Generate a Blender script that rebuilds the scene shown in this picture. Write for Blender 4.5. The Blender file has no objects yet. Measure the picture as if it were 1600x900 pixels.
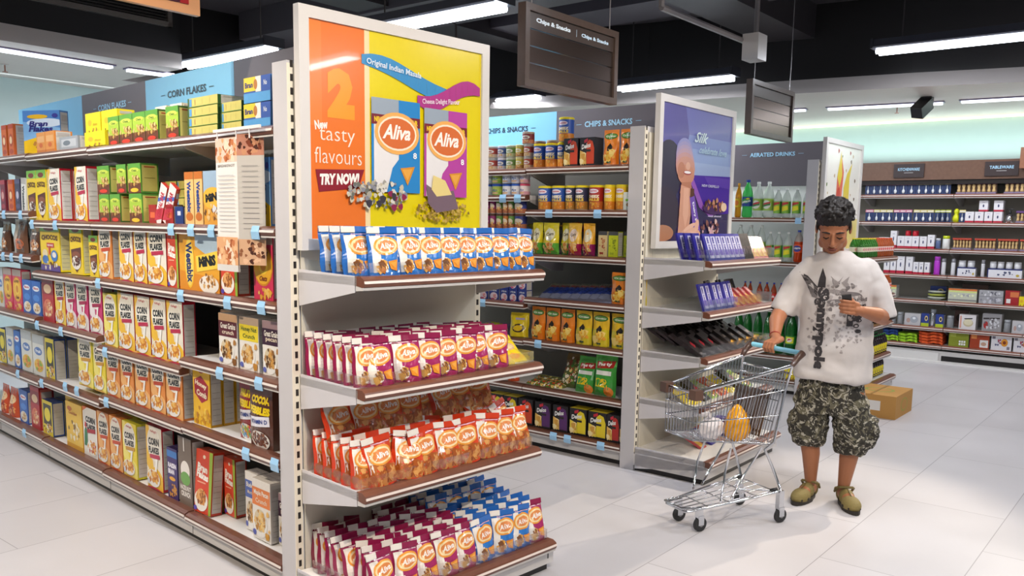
import bpy, math, random
from mathutils import Vector, Matrix, Euler
from mathutils.bvhtree import BVHTree
random.seed(7)
S = bpy.context.scene
COL = bpy.data.collections.new('shop'); S.collection.children.link(COL)
PI = math.pi

# ------------------------------------------------------------------ camera
FPX, PITCH, ROLL, PPY, CAMH = 1341.9, math.radians(7.574), math.radians(-0.864), 525.0, 1.55
def cam_axes():
    cp, sp = math.cos(PITCH), math.sin(PITCH)
    f = Vector((0, cp, -sp)); d = Vector((0, -sp, -cp)); r = Vector((1, 0, 0))
    c, s = math.cos(ROLL), math.sin(ROLL)
    return c*r+s*d, -s*r+c*d, f
CR, CD, CF = cam_axes()
cam = bpy.data.cameras.new('camera'); co = bpy.data.objects.new('camera', cam); S.collection.objects.link(co)
cam.sensor_width = 36; cam.lens = FPX/1600*36; cam.shift_y = (PPY-450)/1600
m = Matrix.Identity(4)
for i in range(3):
    m[i][0] = CR[i]; m[i][1] = -CD[i]; m[i][2] = -CF[i]
m[2][3] = CAMH
co.matrix_world = m
S.camera = co
cam.clip_start = 0.05

# ------------------------------------------------------------------ store frames (x along an endcap, y along the aisle away from it)
class Frame:
    def __init__(s, ox, oy, yaw):
        s.M = Matrix.Translation((ox, oy, 0)) @ Matrix.Rotation(math.radians(90-yaw), 4, 'Z')
    def w(s, x, y, z=0): return s.M @ Vector((x, y, z))
G1 = Frame(-0.855, 3.30, 43.27)
G2 = Frame(0.779, 5.284, 38.86)
_o = G2.w(3.08, 0.04); G3 = Frame(_o.x, _o.y, 38.86)
def along(F, axis, px, fixed, z):
    """position along an aisle (axis y) or an endcap (axis x) seen at a column of the photo"""
    p0 = F.w(fixed, 0, z) if axis == 'y' else F.w(0, fixed, z)
    dv = (F.M.to_3x3() @ (Vector((0, 1, 0)) if axis == 'y' else Vector((1, 0, 0))))
    p0 = p0-Vector((0, 0, CAMH)); k = (px-800)/FPX
    return -(p0.dot(CR)-k*p0.dot(CF))/(dv.dot(CR)-k*dv.dot(CF))

# ------------------------------------------------------------------ world, lights, exposure
S.view_settings.view_transform = 'Standard'; S.view_settings.look = 'None'
S.view_settings.exposure = -0.08; S.view_settings.gamma = 1; S.view_settings.use_curve_mapping = False
wd = bpy.data.worlds.new('world'); S.world = wd; wd.use_nodes = True
wd.node_tree.nodes['Background'].inputs[0].default_value = (.75, .8, .9, 1)
wd.node_tree.nodes['Background'].inputs[1].default_value = 0.3
S.cycles.use_denoising = True
S.cycles.max_bounces = 8; S.cycles.transparent_max_bounces = 16
def area(name, F, x, y, z, sx, sy, power, col, rot=(0, 0, 0)):
    l = bpy.data.lights.new(name, 'AREA'); l.shape = 'RECTANGLE'; l.size = sx; l.size_y = sy; l.energy = power; l.color = col
    o = bpy.data.objects.new(name, l); COL.objects.link(o)
    o.matrix_world = F.M @ Matrix.Translation((x, y, z)) @ Euler(rot).to_matrix().to_4x4()
    return o
COOL = (.93, .95, 1); WARM = (1, .86, .68)
TUBES = []    # (x, y0, y1, z) hanging fluorescent fixtures, in the G2 frame; later ones are unseen, added as fill
for x, y0, y1 in ((-.08, 3.55, 4.95), (-.08, 1.05, 2.35), (3.34, 3.35, 4.5), (3.34, 1.0, 2.3), (3.34, -2.0, -.3), (-3.3, 3.4, 4.6), (-3.3, .8, 2.1), (-.08, -2.4, -1.0), (-3.3, -2.4, -1.0), (-3.3, -5, -3.6), (-.08, -5, -3.6), (3.34, -4.8, -3.4)):
    TUBES.append((x, y0, y1, 3.1 if y0 == -2.0 else 3.0))
for x, y0, y1, z in TUBES:
    area('tube_light', G2, x, (y0+y1)/2, z-.075, .16, y1-y0, 36, COOL)
SPOTS = []
def spot(F, x, y, z, tx, ty, tz, power, col=WARM, ang=70, r=.03):
    l = bpy.data.lights.new('spot_light', 'SPOT'); l.energy = power; l.color = col; l.spot_size = math.radians(ang); l.spot_blend = .5; l.shadow_soft_size = r
    o = bpy.data.objects.new('spot_light', l); COL.objects.link(o)
    a = F.w(x, y, z); b = F.w(tx, ty, tz); o.location = a; o.rotation_euler = (b-a).to_track_quat('-Z', 'Y').to_euler(); SPOTS.append((a, o.rotation_euler.copy()))
spot(G2, 3.7, -2.0, 3.2, -1.3, -.6, 0, 620, ang=44, r=.02)
spot(G2, -3.2, -2.8, 3.3, -1.9, 0, 1.2, 330, ang=75)  # added fill spot, brightens the cereal endcap
spot(G2, -5.2, .6, 3.3, -2.9, 1.2, .6, 420, ang=80)  # added fill spot, brightens the pack fronts along the cereal aisle
spot(G2, -1.2, -3.2, 3.3, .6, -.2, 1.0, 130, ang=70)  # added fill spot aimed at the chocolate endcap
area('cove_light', G2, 6.62, 1.0, 2.36, .1, 9, 30, (.8, .98, .95), (PI, 0, 0))
area('cove_light', G2, -4.0, 6.2, 2.9, 9, .2, 14, (.8, .95, 1), (PI*.75, 0, 0))

# ------------------------------------------------------------------ colour and materials
_c = {}
def C(h):
    if not isinstance(h, str): return h
    if h not in _c:
        v = [int(h[i:i+2], 16)/255 for i in (1, 3, 5)]
        _c[h] = tuple(x/12.92 if x <= .04045 else ((x+.055)/1.055)**2.4 for x in v)+(1,)
    return _c[h]
MATS = {}
def mat(name, rough=.5, metal=0, coat=0, trans=0, base=None, noise=0, nscale=40, emit=0, bump=0, alpha=1, ior=1.45, spec=.5):
    if name in MATS: return MATS[name]
    M = bpy.data.materials.new(name); M.use_nodes = True; nt = M.node_tree; n = nt.nodes; b = n['Principled BSDF']
    b.inputs['Roughness'].default_value = rough; b.inputs['Metallic'].default_value = metal
    b.inputs['Coat Weight'].default_value = coat; b.inputs['Transmission Weight'].default_value = trans
    b.inputs['IOR'].default_value = ior; b.inputs['Alpha'].default_value = alpha; b.inputs['Specular IOR Level'].default_value = spec
    if base is None:
        a = n.new('ShaderNodeVertexColor'); a.layer_name = 'Col'; src = a.outputs[0]
    else:
        a = n.new('ShaderNodeRGB'); a.outputs[0].default_value = C(base); src = a.outputs[0]
    tc = n.new('ShaderNodeTexCoord'); nz = n.new('ShaderNodeTexNoise'); nz.inputs['Scale'].default_value = nscale; nz.inputs['Detail'].default_value = 3
    nt.links.new(tc.outputs['Object'], nz.inputs['Vector'])
    mx = n.new('ShaderNodeMix'); mx.data_type = 'RGBA'; mx.blend_type = 'MULTIPLY'; mx.inputs[0].default_value = noise
    nt.links.new(src, mx.inputs[6]); nt.links.new(nz.outputs[0], mx.inputs[7])
    nt.links.new(mx.outputs[2], b.inputs['Base Color'])
    if bump:
        bp = n.new('ShaderNodeBump'); bp.inputs['Strength'].default_value = bump; bp.inputs['Distance'].default_value = .004
        nt.links.new(nz.outputs[0], bp.inputs['Height']); nt.links.new(bp.outputs[0], b.inputs['Normal'])
    if emit:
        nt.links.new(src, b.inputs['Emission Color']); b.inputs['Emission Strength'].default_value = emit
    MATS[name] = M; return M
mat('card', .38, coat=.15, noise=.12, nscale=60)
mat('foil', .26, coat=.4, noise=.1, nscale=25, bump=.35)
mat('paint', .45, noise=.06, nscale=8)
mat('satin', .3, noise=.08, nscale=8)
mat('laminate', .28, noise=.35, nscale=30)
mat('plastic', .3, coat=.2, noise=.05)
mat('clear', .06, trans=1, alpha=.35, base='#f4f8fa')
mat('soda_plastic', .12, trans=.55, noise=.05)
mat('chrome', .16, metal=1, base='#d8dade', noise=.1)
mat('rubber', .6, noise=.2)
mat('gloss_print', .22, coat=.35, noise=.05)
mat('tube_glow', .4, emit=9, base='#eef4ff')
mat('strip_glow', .4, emit=3.2, base='#eef2ff')
mat('cove_glow', .4, emit=1.1, base='#fff0d0')
mat('cloth', .8, noise=.15, nscale=200, bump=.3)
mat('skin', .5, base='#a96d4b', noise=.12, nscale=18)


# ------------------------------------------------------------------ mesh builder
_txt = {}
def text_shape(s, bold=0, shear=0):
    k = (s, bold, shear)
    if k not in _txt:
        cu = bpy.data.curves.new('t', 'FONT'); cu.body = s; cu.size = 1; cu.align_x = 'CENTER'; cu.resolution_u = 2; cu.offset = bold; cu.shear = shear; cu.fill_mode = 'FRONT'
        o = bpy.data.objects.new('t', cu); S.collection.objects.link(o); bpy.context.view_layer.update()
        me = bpy.data.meshes.new_from_object(o.evaluated_get(bpy.context.evaluated_depsgraph_get()))
        vs = [(v.co.x, v.co.y) for v in me.vertices]; fs = [tuple(p.vertices) for p in me.polygons]
        bpy.data.objects.remove(o); bpy.data.curves.remove(cu); bpy.data.meshes.remove(me)
        if vs:
            x0 = min(v[0] for v in vs); x1 = max(v[0] for v in vs); y0 = min(v[1] for v in vs); y1 = max(v[1] for v in vs)
            vs = [((v[0]-(x0+x1)/2)/(x1-x0), (v[1]-(y0+y1)/2)/(y1-y0)) for v in vs]
        _txt[k] = (vs, fs)
    return _txt[k]
def clip(poly, u0=0, u1=1, v0=0, v1=1):
    for ax, lim, sg in ((0, u0, 1), (0, u1, -1), (1, v0, 1), (1, v1, -1)):
        out = []
        for i in range(len(poly)):
            a, b = poly[i-1], poly[i]; ia = (a[ax]-lim)*sg >= 0; ib = (b[ax]-lim)*sg >= 0
            if ia != ib:
                t = (lim-a[ax])/(b[ax]-a[ax]); out.append((a[0]+t*(b[0]-a[0]), a[1]+t*(b[1]-a[1])))
            if ib: out.append(b)
        poly = out
        if not poly: break
    return poly
class MB:
    def __init__(s): s.v = []; s.f = []; s.c = []; s.M = None
    def vert(s, p):
        p = Vector(p)
        s.v.append(s.M @ p if s.M else p); return len(s.v)-1
    def poly(s, pts, col):
        if len(pts) < 3: return
        s.f.append([s.vert(p) for p in pts]); s.c.append(C(col))
    def box(s, a, b, col, skip=''):
        x0, y0, z0 = a; x1, y1, z1 = b
        g = col if isinstance(col, dict) else {}
        base = g.get('*', '#ffffff') if g else col
        V = [s.vert(p) for p in ((x0, y0, z0), (x1, y0, z0), (x1, y1, z0), (x0, y1, z0), (x0, y0, z1), (x1, y0, z1), (x1, y1, z1), (x0, y1, z1))]
        for k, q in (('f', (0, 1, 5, 4)), ('r', (1, 2, 6, 5)), ('b', (2, 3, 7, 6)), ('l', (3, 0, 4, 7)), ('t', (4, 5, 6, 7)), ('d', (3, 2, 1, 0))):
            if k in skip: continue
            s.f.append([V[i] for i in q]); s.c.append(C(g.get(k, base)))
    def prism(s, prof, axis, a, b, col, caps=True):
        """profile of (p,q) points pushed along an axis from a to b"""
        def P(p, q, t): return {'x': (t, p, q), 'y': (p, t, q), 'z': (p, q, t)}[axis]
        A = [s.vert(P(p, q, a)) for p, q in prof]; B = [s.vert(P(p, q, b)) for p, q in prof]; n = len(prof)
        ar = sum(prof[i-1][0]*prof[i][1]-prof[i][0]*prof[i-1][1] for i in range(n))
        fl = (ar > 0) == (axis != 'y')
        for i in range(n):
            j = (i+1) % n; q = [A[i], A[j], B[j], B[i]]; s.f.append(q if fl else q[::-1]); s.c.append(C(col))
        if caps:
            s.f.append(A[::-1] if fl else A); s.c.append(C(col)); s.f.append(B if fl else B[::-1]); s.c.append(C(col))
    def tube(s, pts, r, col, n=8, closed=False, cap=True):
        pts = [Vector(p) for p in pts]; N = len(pts); rings = []; up = None
        for i, p in enumerate(pts):
            a = pts[i-1] if (i or closed) else p; b = pts[(i+1) % N] if (i < N-1 or closed) else p
            t = (b-a)
            if t.length < 1e-9: t = Vector((0, 0, 1))
            t.normalize()
            if up is None: up = Vector((0, 0, 1)) if abs(t.z) < .9 else Vector((1, 0, 0))
            u = t.cross(up)
            if u.length < 1e-6: u = t.cross(Vector((1, .3, .2)))
            u.normalize(); w = u.cross(t); up = w
            rr = r[i] if isinstance(r, (list, tuple)) else r
            rings.append([s.vert(p+(u*math.cos(2*PI*k/n)+w*math.sin(2*PI*k/n))*rr) for k in range(n)])
        for i in range(N if closed else N-1):
            A, B = rings[i], rings[(i+1) % N]
            for k in range(n):
                l = (k+1) % n; s.f.append([A[k], B[k], B[l], A[l]][::-1]); s.c.append(C(col))
        if cap and not closed:
            s.f.append(rings[0]); s.c.append(C(col)); s.f.append(rings[-1][::-1]); s.c.append(C(col))
    def lathe(s, prof, col, n=16, c=(0, 0, 0), sx=1, sy=1):
        """prof: (r, z) or (r, z, colour of the band above)"""
        rings = []
        for q in prof:
            rings.append([s.vert((c[0]+q[0]*sx*math.cos(2*PI*k/n), c[1]+q[0]*sy*math.sin(2*PI*k/n), c[2]+q[1])) for k in range(n)])
        for i in range(len(prof)-1):
            cc = prof[i][2] if len(prof[i]) > 2 else col
            for k in range(n):
                l = (k+1) % n; s.f.append([rings[i][k], rings[i][l], rings[i+1][l], rings[i+1][k]]); s.c.append(C(cc))
        s.f.append(rings[0][::-1]); s.c.append(C(prof[0][2] if len(prof[0]) > 2 else col))
        s.f.append(rings[-1]); s.c.append(C(prof[-1][2] if len(prof[-1]) > 2 else col))
    def ball(s, c, r, col, n=10, mm=6):
        if not isinstance(r, (list, tuple)): r = (r, r, r)
        rings = [[s.vert((c[0]+r[0]*math.sin(PI*j/mm)*math.cos(2*PI*k/n), c[1]+r[1]*math.sin(PI*j/mm)*math.sin(2*PI*k/n), c[2]-r[2]*math.cos(PI*j/mm))) for k in range(n)] for j in range(1, mm)]
        a = s.vert((c[0], c[1], c[2]-r[2])); b = s.vert((c[0], c[1], c[2]+r[2])); cc = C(col)
        for k in range(n):
            l = (k+1) % n
            s.f.append([a, rings[0][l], rings[0][k]]); s.c.append(cc)
            for j in range(mm-2): s.f.append([rings[j][k], rings[j][l], rings[j+1][l], rings[j+1][k]]); s.c.append(cc)
            s.f.append([rings[-1][k], rings[-1][l], b]); s.c.append(cc)
    def print(s, els, fn, w=1, h=1, sub=1, k=.0003):
        """lay flat artwork on a surface; fn(u, v, lift) -> point, u and v run 0..1; w, h give the aspect"""
        nu, nv = sub if isinstance(sub, tuple) else (sub, sub)
        def lay(pts, col, off):
            xs = [p[0] for p in pts]; ys = [p[1] for p in pts]
            for i in range(nu):
                if min(xs) > (i+1)/nu or max(xs) < i/nu: continue
                for j in range(nv):
                    if min(ys) > (j+1)/nv or max(ys) < j/nv: continue
                    q = clip(pts, i/nu, (i+1)/nu, j/nv, (j+1)/nv)
                    if len(q) > 2: s.poly([fn(x, y, off) for x, y in q], col)
        for li, e in enumerate(els):
            off = k*(li+1); t = e[0]
            if t == 'r':
                _, x0, y0, x1, y1, col = e; lay([(x0, y0), (x1, y0), (x1, y1), (x0, y1)], col, off)
            elif t == 'e':
                _, cx, cy, rx, ry, col = e[:6]; n = 24; rot = e[6] if len(e) > 6 else 0; pts = []
                for i in range(n):
                    x = rx*w*math.cos(2*PI*i/n); y = ry*h*math.sin(2*PI*i/n)
                    pts.append((cx+(x*math.cos(rot)-y*math.sin(rot))/w, cy+(x*math.sin(rot)+y*math.cos(rot))/h))
                lay(pts, col, off)
            elif t == 'p': lay(list(e[1]), e[2], off)
            elif t == 't':
                _, st, cx, cy, tw, th, col = e[:7]; o = e[7] if len(e) > 7 else {}
                vs, fs = text_shape(st, o.get('bold', .02), o.get('shear', 0)); rot = math.radians(o.get('rot', 0))
                cr, sr = math.cos(rot), math.sin(rot); arc = o.get('arc', 0)
                idx = []
                for x, y in vs:
                    X = x*tw*w; Y = y*th*h+arc*(x*x*4)*h
                    u = cx+(X*cr-Y*sr)/w; v = cy+(X*sr+Y*cr)/h
                    idx.append(s.vert(fn(min(max(u, 0), 1), min(max(v, 0), 1), off)))
                for f in fs: s.f.append([idx[i] for i in f]); s.c.append(C(col))
            elif t == 's':      # scattered pieces
                _, cx, cy, rx, ry, n, size, cols = e[:8]; rnd = random.Random(e[8] if len(e) > 8 else 5)
                for i in range(n):
                    q = math.sqrt(rnd.random()); a = rnd.random()*2*PI; x = cx+rx*q*math.cos(a); y = cy+ry*q*math.sin(a); sz = size*rnd.uniform(.6, 1.3); ph = rnd.random()*PI
                    pp = clip([(x+sz/w*math.cos(ph+2*PI*j/6)*(1, .75)[j % 2], y+sz/h*math.sin(ph+2*PI*j/6)*(1, .75)[j % 2]) for j in range(6)])
                    s.poly([fn(u, v, off+k*.4*i/max(n, 1)) for u, v in pp], cols[i % len(cols)])
    def mesh(s, name, mt='card', smooth=False):
        me = bpy.data.meshes.new(name); me.from_pydata([tuple(v) for v in s.v], [], s.f)
        at = me.color_attributes.new('Col', 'FLOAT_COLOR', 'CORNER'); buf = []
        for f, c in zip(s.f, s.c): buf += list(c)*len(f)
        at.data.foreach_set('color', buf)
        me.materials.append(MATS[mt] if isinstance(mt, str) else mt)
        if smooth: me.polygons.foreach_set('use_smooth', [True]*len(me.polygons))
        me.update(); return me
    def build(s, name, mt='card', parent=None, smooth=False, F=None):
        o = bpy.data.objects.new(name, s.mesh(name, mt, smooth)); COL.objects.link(o)
        if parent is not None: o.parent = parent
        elif F is not None: o.matrix_world = F.M
        return o
def flat(x0, x1, z0, z1, y): return lambda u, v, k: (x0+(x1-x0)*u, y-k, z0+(z1-z0)*v)
def side(y0, y1, z0, z1, x): return lambda u, v, k: (x-k, y0+(y1-y0)*u, z0+(z1-z0)*v)   # faces -x, u runs right as seen
def tag(o, label, cat, group=None):
    o['label'] = label; o['category'] = cat
    if group: o['group'] = group
    return o
def structure(o): o['kind'] = 'structure'; return o
def empty(name, F=None, loc=(0, 0, 0), rz=0):
    o = bpy.data.objects.new(name, None); COL.objects.link(o); o.empty_display_size = .1
    M = Matrix.Translation(loc) @ Matrix.Rotation(rz, 4, 'Z')
    o.matrix_world = (F.M @ M) if F else M
    return o
def part_at(mb, name, mt, root, smooth=False):
    return mb.build(name, mt, root, smooth)

# ================================================================== THE ROOM
def floor_mat():
    M = bpy.data.materials.new('floor_tiles'); M.use_nodes = True; nt = M.node_tree; n = nt.nodes; b = n['Principled BSDF']; L = nt.links.new
    tc = n.new('ShaderNodeTexCoord'); mp = n.new('ShaderNodeMapping'); mp.inputs['Location'].default_value = (-.55, 1.41, 0)
    br = n.new('ShaderNodeTexBrick'); br.inputs['Scale'].default_value = 1; br.inputs['Brick Width'].default_value = 1.2; br.inputs['Row Height'].default_value = .58
    br.inputs['Mortar Size'].default_value = .0025; br.inputs['Mortar Smooth'].default_value = .3; br.offset = .5
    br.inputs['Color1'].default_value = C('#cbc7c9'); br.inputs['Color2'].default_value = C('#c4c0c2'); br.inputs['Mortar'].default_value = C('#969294')
    L(tc.outputs['Object'], mp.inputs[0]); L(mp.outputs[0], br.inputs['Vector'])
    nz = n.new('ShaderNodeTexNoise'); nz.inputs['Scale'].default_value = 2.5; nz.inputs['Detail'].default_value = 5; L(tc.outputs['Object'], nz.inputs[0])
    mx = n.new('ShaderNodeMix'); mx.data_type = 'RGBA'; mx.blend_type = 'MULTIPLY'; mx.inputs[0].default_value = .15
    L(br.outputs['Color'], mx.inputs[6]); L(nz.outputs[0], mx.inputs[7]); L(mx.outputs[2], b.inputs['Base Color'])
    mr = n.new('ShaderNodeMapRange'); mr.inputs[3].default_value = .3; mr.inputs[4].default_value = .45; L(nz.outputs[0], mr.inputs[0]); L(mr.outputs[0], b.inputs['Roughness'])
    return M
MATS['floor'] = floor_mat()
X0, X1, Y0, Y1, HC, HT = -9.0, 6.85, -8.0, 6.5, 2.86, 3.7
b = MB(); b.box((X0, Y0, -.1), (X1+.2, Y1+.2, 0), '#cccccc'); structure(b.build('floor', 'floor', F=G2))
b = MB(); b.box((X0, Y1, 0), (X1+.2, Y1+.2, HT), '#c4dcdc'); structure(b.build('wall_back', 'paint', F=G2))
b = MB(); b.box((X1, Y0, 0), (X1+.2, Y1, HT), '#cbe2de'); structure(b.build('wall_right', 'paint', F=G2))
b = MB(); b.box((X0-.2, Y0, 0), (X0, Y1+.2, HT), '#c9d2d2'); structure(b.build('wall_left', 'paint', F=G2))
b = MB(); b.box((X0-.2, Y0-.2, 0), (X1+.2, Y0, HT), '#c9d2d2'); structure(b.build('wall_front', 'paint', F=G2))
b = MB(); b.box((X0-.2, Y0-.2, HT), (X1+.2, Y1+.2, HT+.1), '#4a464a'); structure(b.build('ceiling', 'paint', F=G2))
# light soffit round the edge of the room with a stepped inner rim
inner = [(X0, 4.5), (-.3, 4.6), (-.3, 5.7), (1.2, 5.6), (2.5, 5.0), (3.1, 4.35), (3.5, 3.4), (3.8, 2.2), (3.92, 1.3), (4.02, .62), (4.2, -.4), (4.45, -1.4), (5.0, -3.5), (5.3, Y0)]
outer = [(X0, Y1), (-.3, Y1), (1, Y1), (2.5, Y1), (4, Y1), (X1, Y1), (X1, 5), (X1, 3.4), (X1, 2), (X1, .62), (X1, -.4), (X1, -1.4), (X1, -3.5), (X1, Y0)]
b = MB()
for i in range(len(inner)-1):
    a, c, d, e = inner[i], inner[i+1], outer[i+1], outer[i]
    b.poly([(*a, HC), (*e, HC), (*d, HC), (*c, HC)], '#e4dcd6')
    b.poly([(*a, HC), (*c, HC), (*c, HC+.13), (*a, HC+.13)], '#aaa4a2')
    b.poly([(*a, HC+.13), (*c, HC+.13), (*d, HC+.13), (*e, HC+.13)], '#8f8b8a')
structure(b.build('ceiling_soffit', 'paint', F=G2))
b = MB(); b.box((X1-.05, Y0, HC-.03), (X1-.01, Y1, HC-.004), '#fff0d0'); structure(b.build('trim_1', 'cove_glow', F=G2))
b = MB()    # black bulkhead standing on the soffit rim
for i in range(len(inner)-1):
    a, c = inner[i], inner[i+1]
    b.poly([(a[0], a[1]+.02, HC+.13), (c[0], c[1]+.02, HC+.13), (c[0], c[1]+.02, HT), (a[0], a[1]+.02, HT)], '#1a1719')
structure(b.build('ceiling_bulkhead', 'paint', F=G2))
b = MB()    # beams under the dark ceiling
for x0, x1, y0, y1, z0, col in ((.9, 1.7, -6, 5.5, 3.42, '#5a565c'), (2.3, 2.9, -6, 5, 3.5, '#55515a'), (-3.2, -2.6, -6, 4.6, 3.45, '#4a464a'), (-8, 5, .5, 1.0, 3.38, '#3a3639'), (-8, 4, 3.2, 3.6, 3.44, '#3a3639')):
    b.box((x0, y0, z0), (x1, y1, HT), col)
structure(b.build('ceiling_beams', 'paint', F=G2))
b = MB()
b.box((X0, 4.56, 3.2), (-.4, 4.6, 3.24), '#6a6460'); b.box((X0, 4.56, 3.56), (-.4, 4.6, 3.6), '#6a6460'); b.box((-.44, 4.56, 3.2), (-.4, 4.6, 3.6), '#6a6460')
for i in range(12): b.box((X0, 4.57, 3.25+i*.026), (-.44, 4.595, 3.262+i*.026), '#3a3633')
tag(b.build('air_vent', 'satin', F=G2), 'long black louvred air vent in the bulkhead, top left', 'vent')

def fixture(x, y0, y1, z):
    r = empty('ceiling_light', G2, (x, (y0+y1)/2, z)); h = (y1-y0)/2
    b = MB(); b.prism([(-.1, -.02), (-.05, .05), (.05, .05), (.1, -.02), (.085, -.03), (-.085, -.03)], 'y', -h, h, '#5c5f6b'); b.box((-.1, -h-.02, -.03), (.1, -h, .05), '#3b3c44'); b.box((-.1, h, -.03), (.1, h+.02, .05), '#3b3c44'); b.build('housing', 'satin', r)
    b = MB(); b.tube([(-.045, -h+.02, -.05), (-.045, h-.02, -.05)], .024, '#ffffff', 10); b.build('tube', 'tube_glow', r)
    b = MB(); b.tube([(.045, -h+.02, -.05), (.045, h-.02, -.05)], .024, '#ffffff', 10); b.build('tube', 'tube_glow', r)
    for s in (-1, 1):
        b = MB(); b.tube([(0, s*h*.75, .05), (0, s*h*.75, HT-z)], .006, '#4a4648', 6); b.build('suspension_rod', 'satin', r)
    return r
seen = {0: 'behind the big hanging snack sign, left row, farthest', 1: 'above the large yellow poster', 2: 'far end of the right row', 3: 'left of the square aisle sign over the tall purple poster', 4: 'at the top right edge of the picture'}
LL = ['bright twin fluorescent fixture above the corn flakes headers', 'long bright twin fluorescent fixture above the yellow and orange poster', 'small distant twin fluorescent fixture just right of the yellow poster', 'twin fluorescent fixture behind the large hanging snacks sign', 'long twin fluorescent fixture at the upper right corner']
for i, t in enumerate(TUBES):
    tag(fixture(*t), LL[i] if i < 5 else 'extra unseen twin fluorescent fixture added outside the picture near the camera', 'ceiling light', 'hanging twin tube lights')
def strip(x0, y0, x1, y1, label):
    a = Vector((x0, y0)); d = Vector((x1, y1))-a; L = d.length; ang = math.atan2(d.y, d.x)
    r = empty('recessed_light', G2, (x0, y0, HC), ang)
    b = MB(); b.box((0, -.06, -.012), (L, .06, 0), '#8d86a8'); b.build('trim_ring', 'satin', r)
    b = MB(); b.box((.02, -.04, -.03), (L-.02, .04, -.012), '#ffffff'); b.build('diffuser', 'strip_glow', r)
    tag(r, label, 'ceiling light', 'recessed strip lights in the soffit')
    l = area('strip_light', G2, (x0+x1)/2, (y0+y1)/2, HC-.04, L, .08, 12*L, COOL, (0, 0, ang))
strip(-2.6, 4.86, -.76, 4.94, 'long recessed strip light in the left soffit, leftmost of the two')
strip(-.64, 4.95, -.22, 4.92, 'short recessed strip light in the left soffit, right of the long one')
strip(5.05, 1.5, 5.15, .95, 'recessed strip light in the right soffit, just right of the small hanging sign')
strip(5.2, .75, 5.36, -.42, 'recessed strip light over the kitchenware header')
strip(5.36, -.56, 5.5, -2.0, 'recessed strip light at the right edge of the soffit')
def sprinkler(F, x, y, label):
    r = empty('sprinkler', F, (x, y, HC)); b = MB(); b.lathe([(.03, -.008), (.03, 0)], '#e8e4e0'); b.build('escutcheon', 'satin', r)
    b = MB(); b.lathe([(.022, -.07), (.022, -.064), (.006, -.06), (.006, -.008)], '#b08070'); b.build('sprinkler_head', 'satin', r); tag(r, label, 'sprinkler')
sprinkler(G2, -1.35, 5.7, 'small ceiling sprinkler above the dark corn flakes header')
sprinkler(G2, 5.55, .1, 'small ceiling sprinkler over the kitchenware shelves')
# track spot
r = empty('track_spotlight', G2, (4.95, -.35, HC)); b = MB(); b.box((-.05, -.05, -.07), (.05, .05, 0), '#222024'); b.build('mount', 'satin', r)
b = MB(); b.M = Matrix.Translation((-.06, .02, -.1)) @ Matrix.Rotation(.9, 4, 'Y') @ Matrix.Rotation(.3, 4, 'X'); b.box((-.06, -.06, -.12), (.06, .06, .08), '#1c1a1d'); b.build('lamp_head', 'satin', r)
tag(r, 'black square spotlight fixed to the soffit over the kitchenware', 'spotlight')
for a, e_ in SPOTS:  # lamp bodies added at the unseen spots, most of them fill
    r = empty('track_spotlight'); r.matrix_world = Matrix.Translation(a) @ e_.to_matrix().to_4x4()
    b = MB(); b.tube([(0, 0, .02), (0, 0, .03), (0, 0, .17), (0, 0, .18)], [.05, .055, .055, .03], '#1c1a1d', 16); b.build('lamp_head', 'satin', r)
    b = MB(); up = r.matrix_world.inverted().to_3x3() @ Vector((0, 0, 1)); q = Vector((0, 0, .12)); b.tube([q, q+up*(HT-a.z-.12)], .012, '#1c1a1d', 8); b.build('mount', 'satin', r)
    tag(r, 'unseen black cylindrical spotlight body added under the dark ceiling near the camera', 'spotlight', 'added unseen cylinder spotlights')
# ceiling pipe, conduit
b = MB(); b.tube([(1.15, 3.4, 3.42), (1.15, 3.0, 3.36), (1.2, 2.8, 3.36), (1.3, 2.75, 3.3), (1.32, 2.75, 2.75)], .012, '#46403f', 6); tag(b.build('conduit_pipe', 'satin', F=G2), 'thin dark bent conduit hanging right of the yellow poster', 'pipe')
b = MB(); b.box((1.35, -.1, 2.72), (1.5, .02, 2.9), '#bdb9b8'); tag(b.build('junction_box', 'satin', F=G2), 'small white electrical box hanging from the ceiling frame', 'electrical box')
b = MB(); b.tube([(.2, .03, 2.86), (1.6, .03, 2.86), (1.6, .03, 3.3)], .02, '#857f80', 6); b.tube([(.2, .03, 2.86), (.2, .03, 3.4)], .02, '#857f80', 6); tag(b.build('ceiling_frame', 'satin', F=G2), 'grey square metal ceiling frame behind the white electrical box', 'metal frame')

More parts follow.
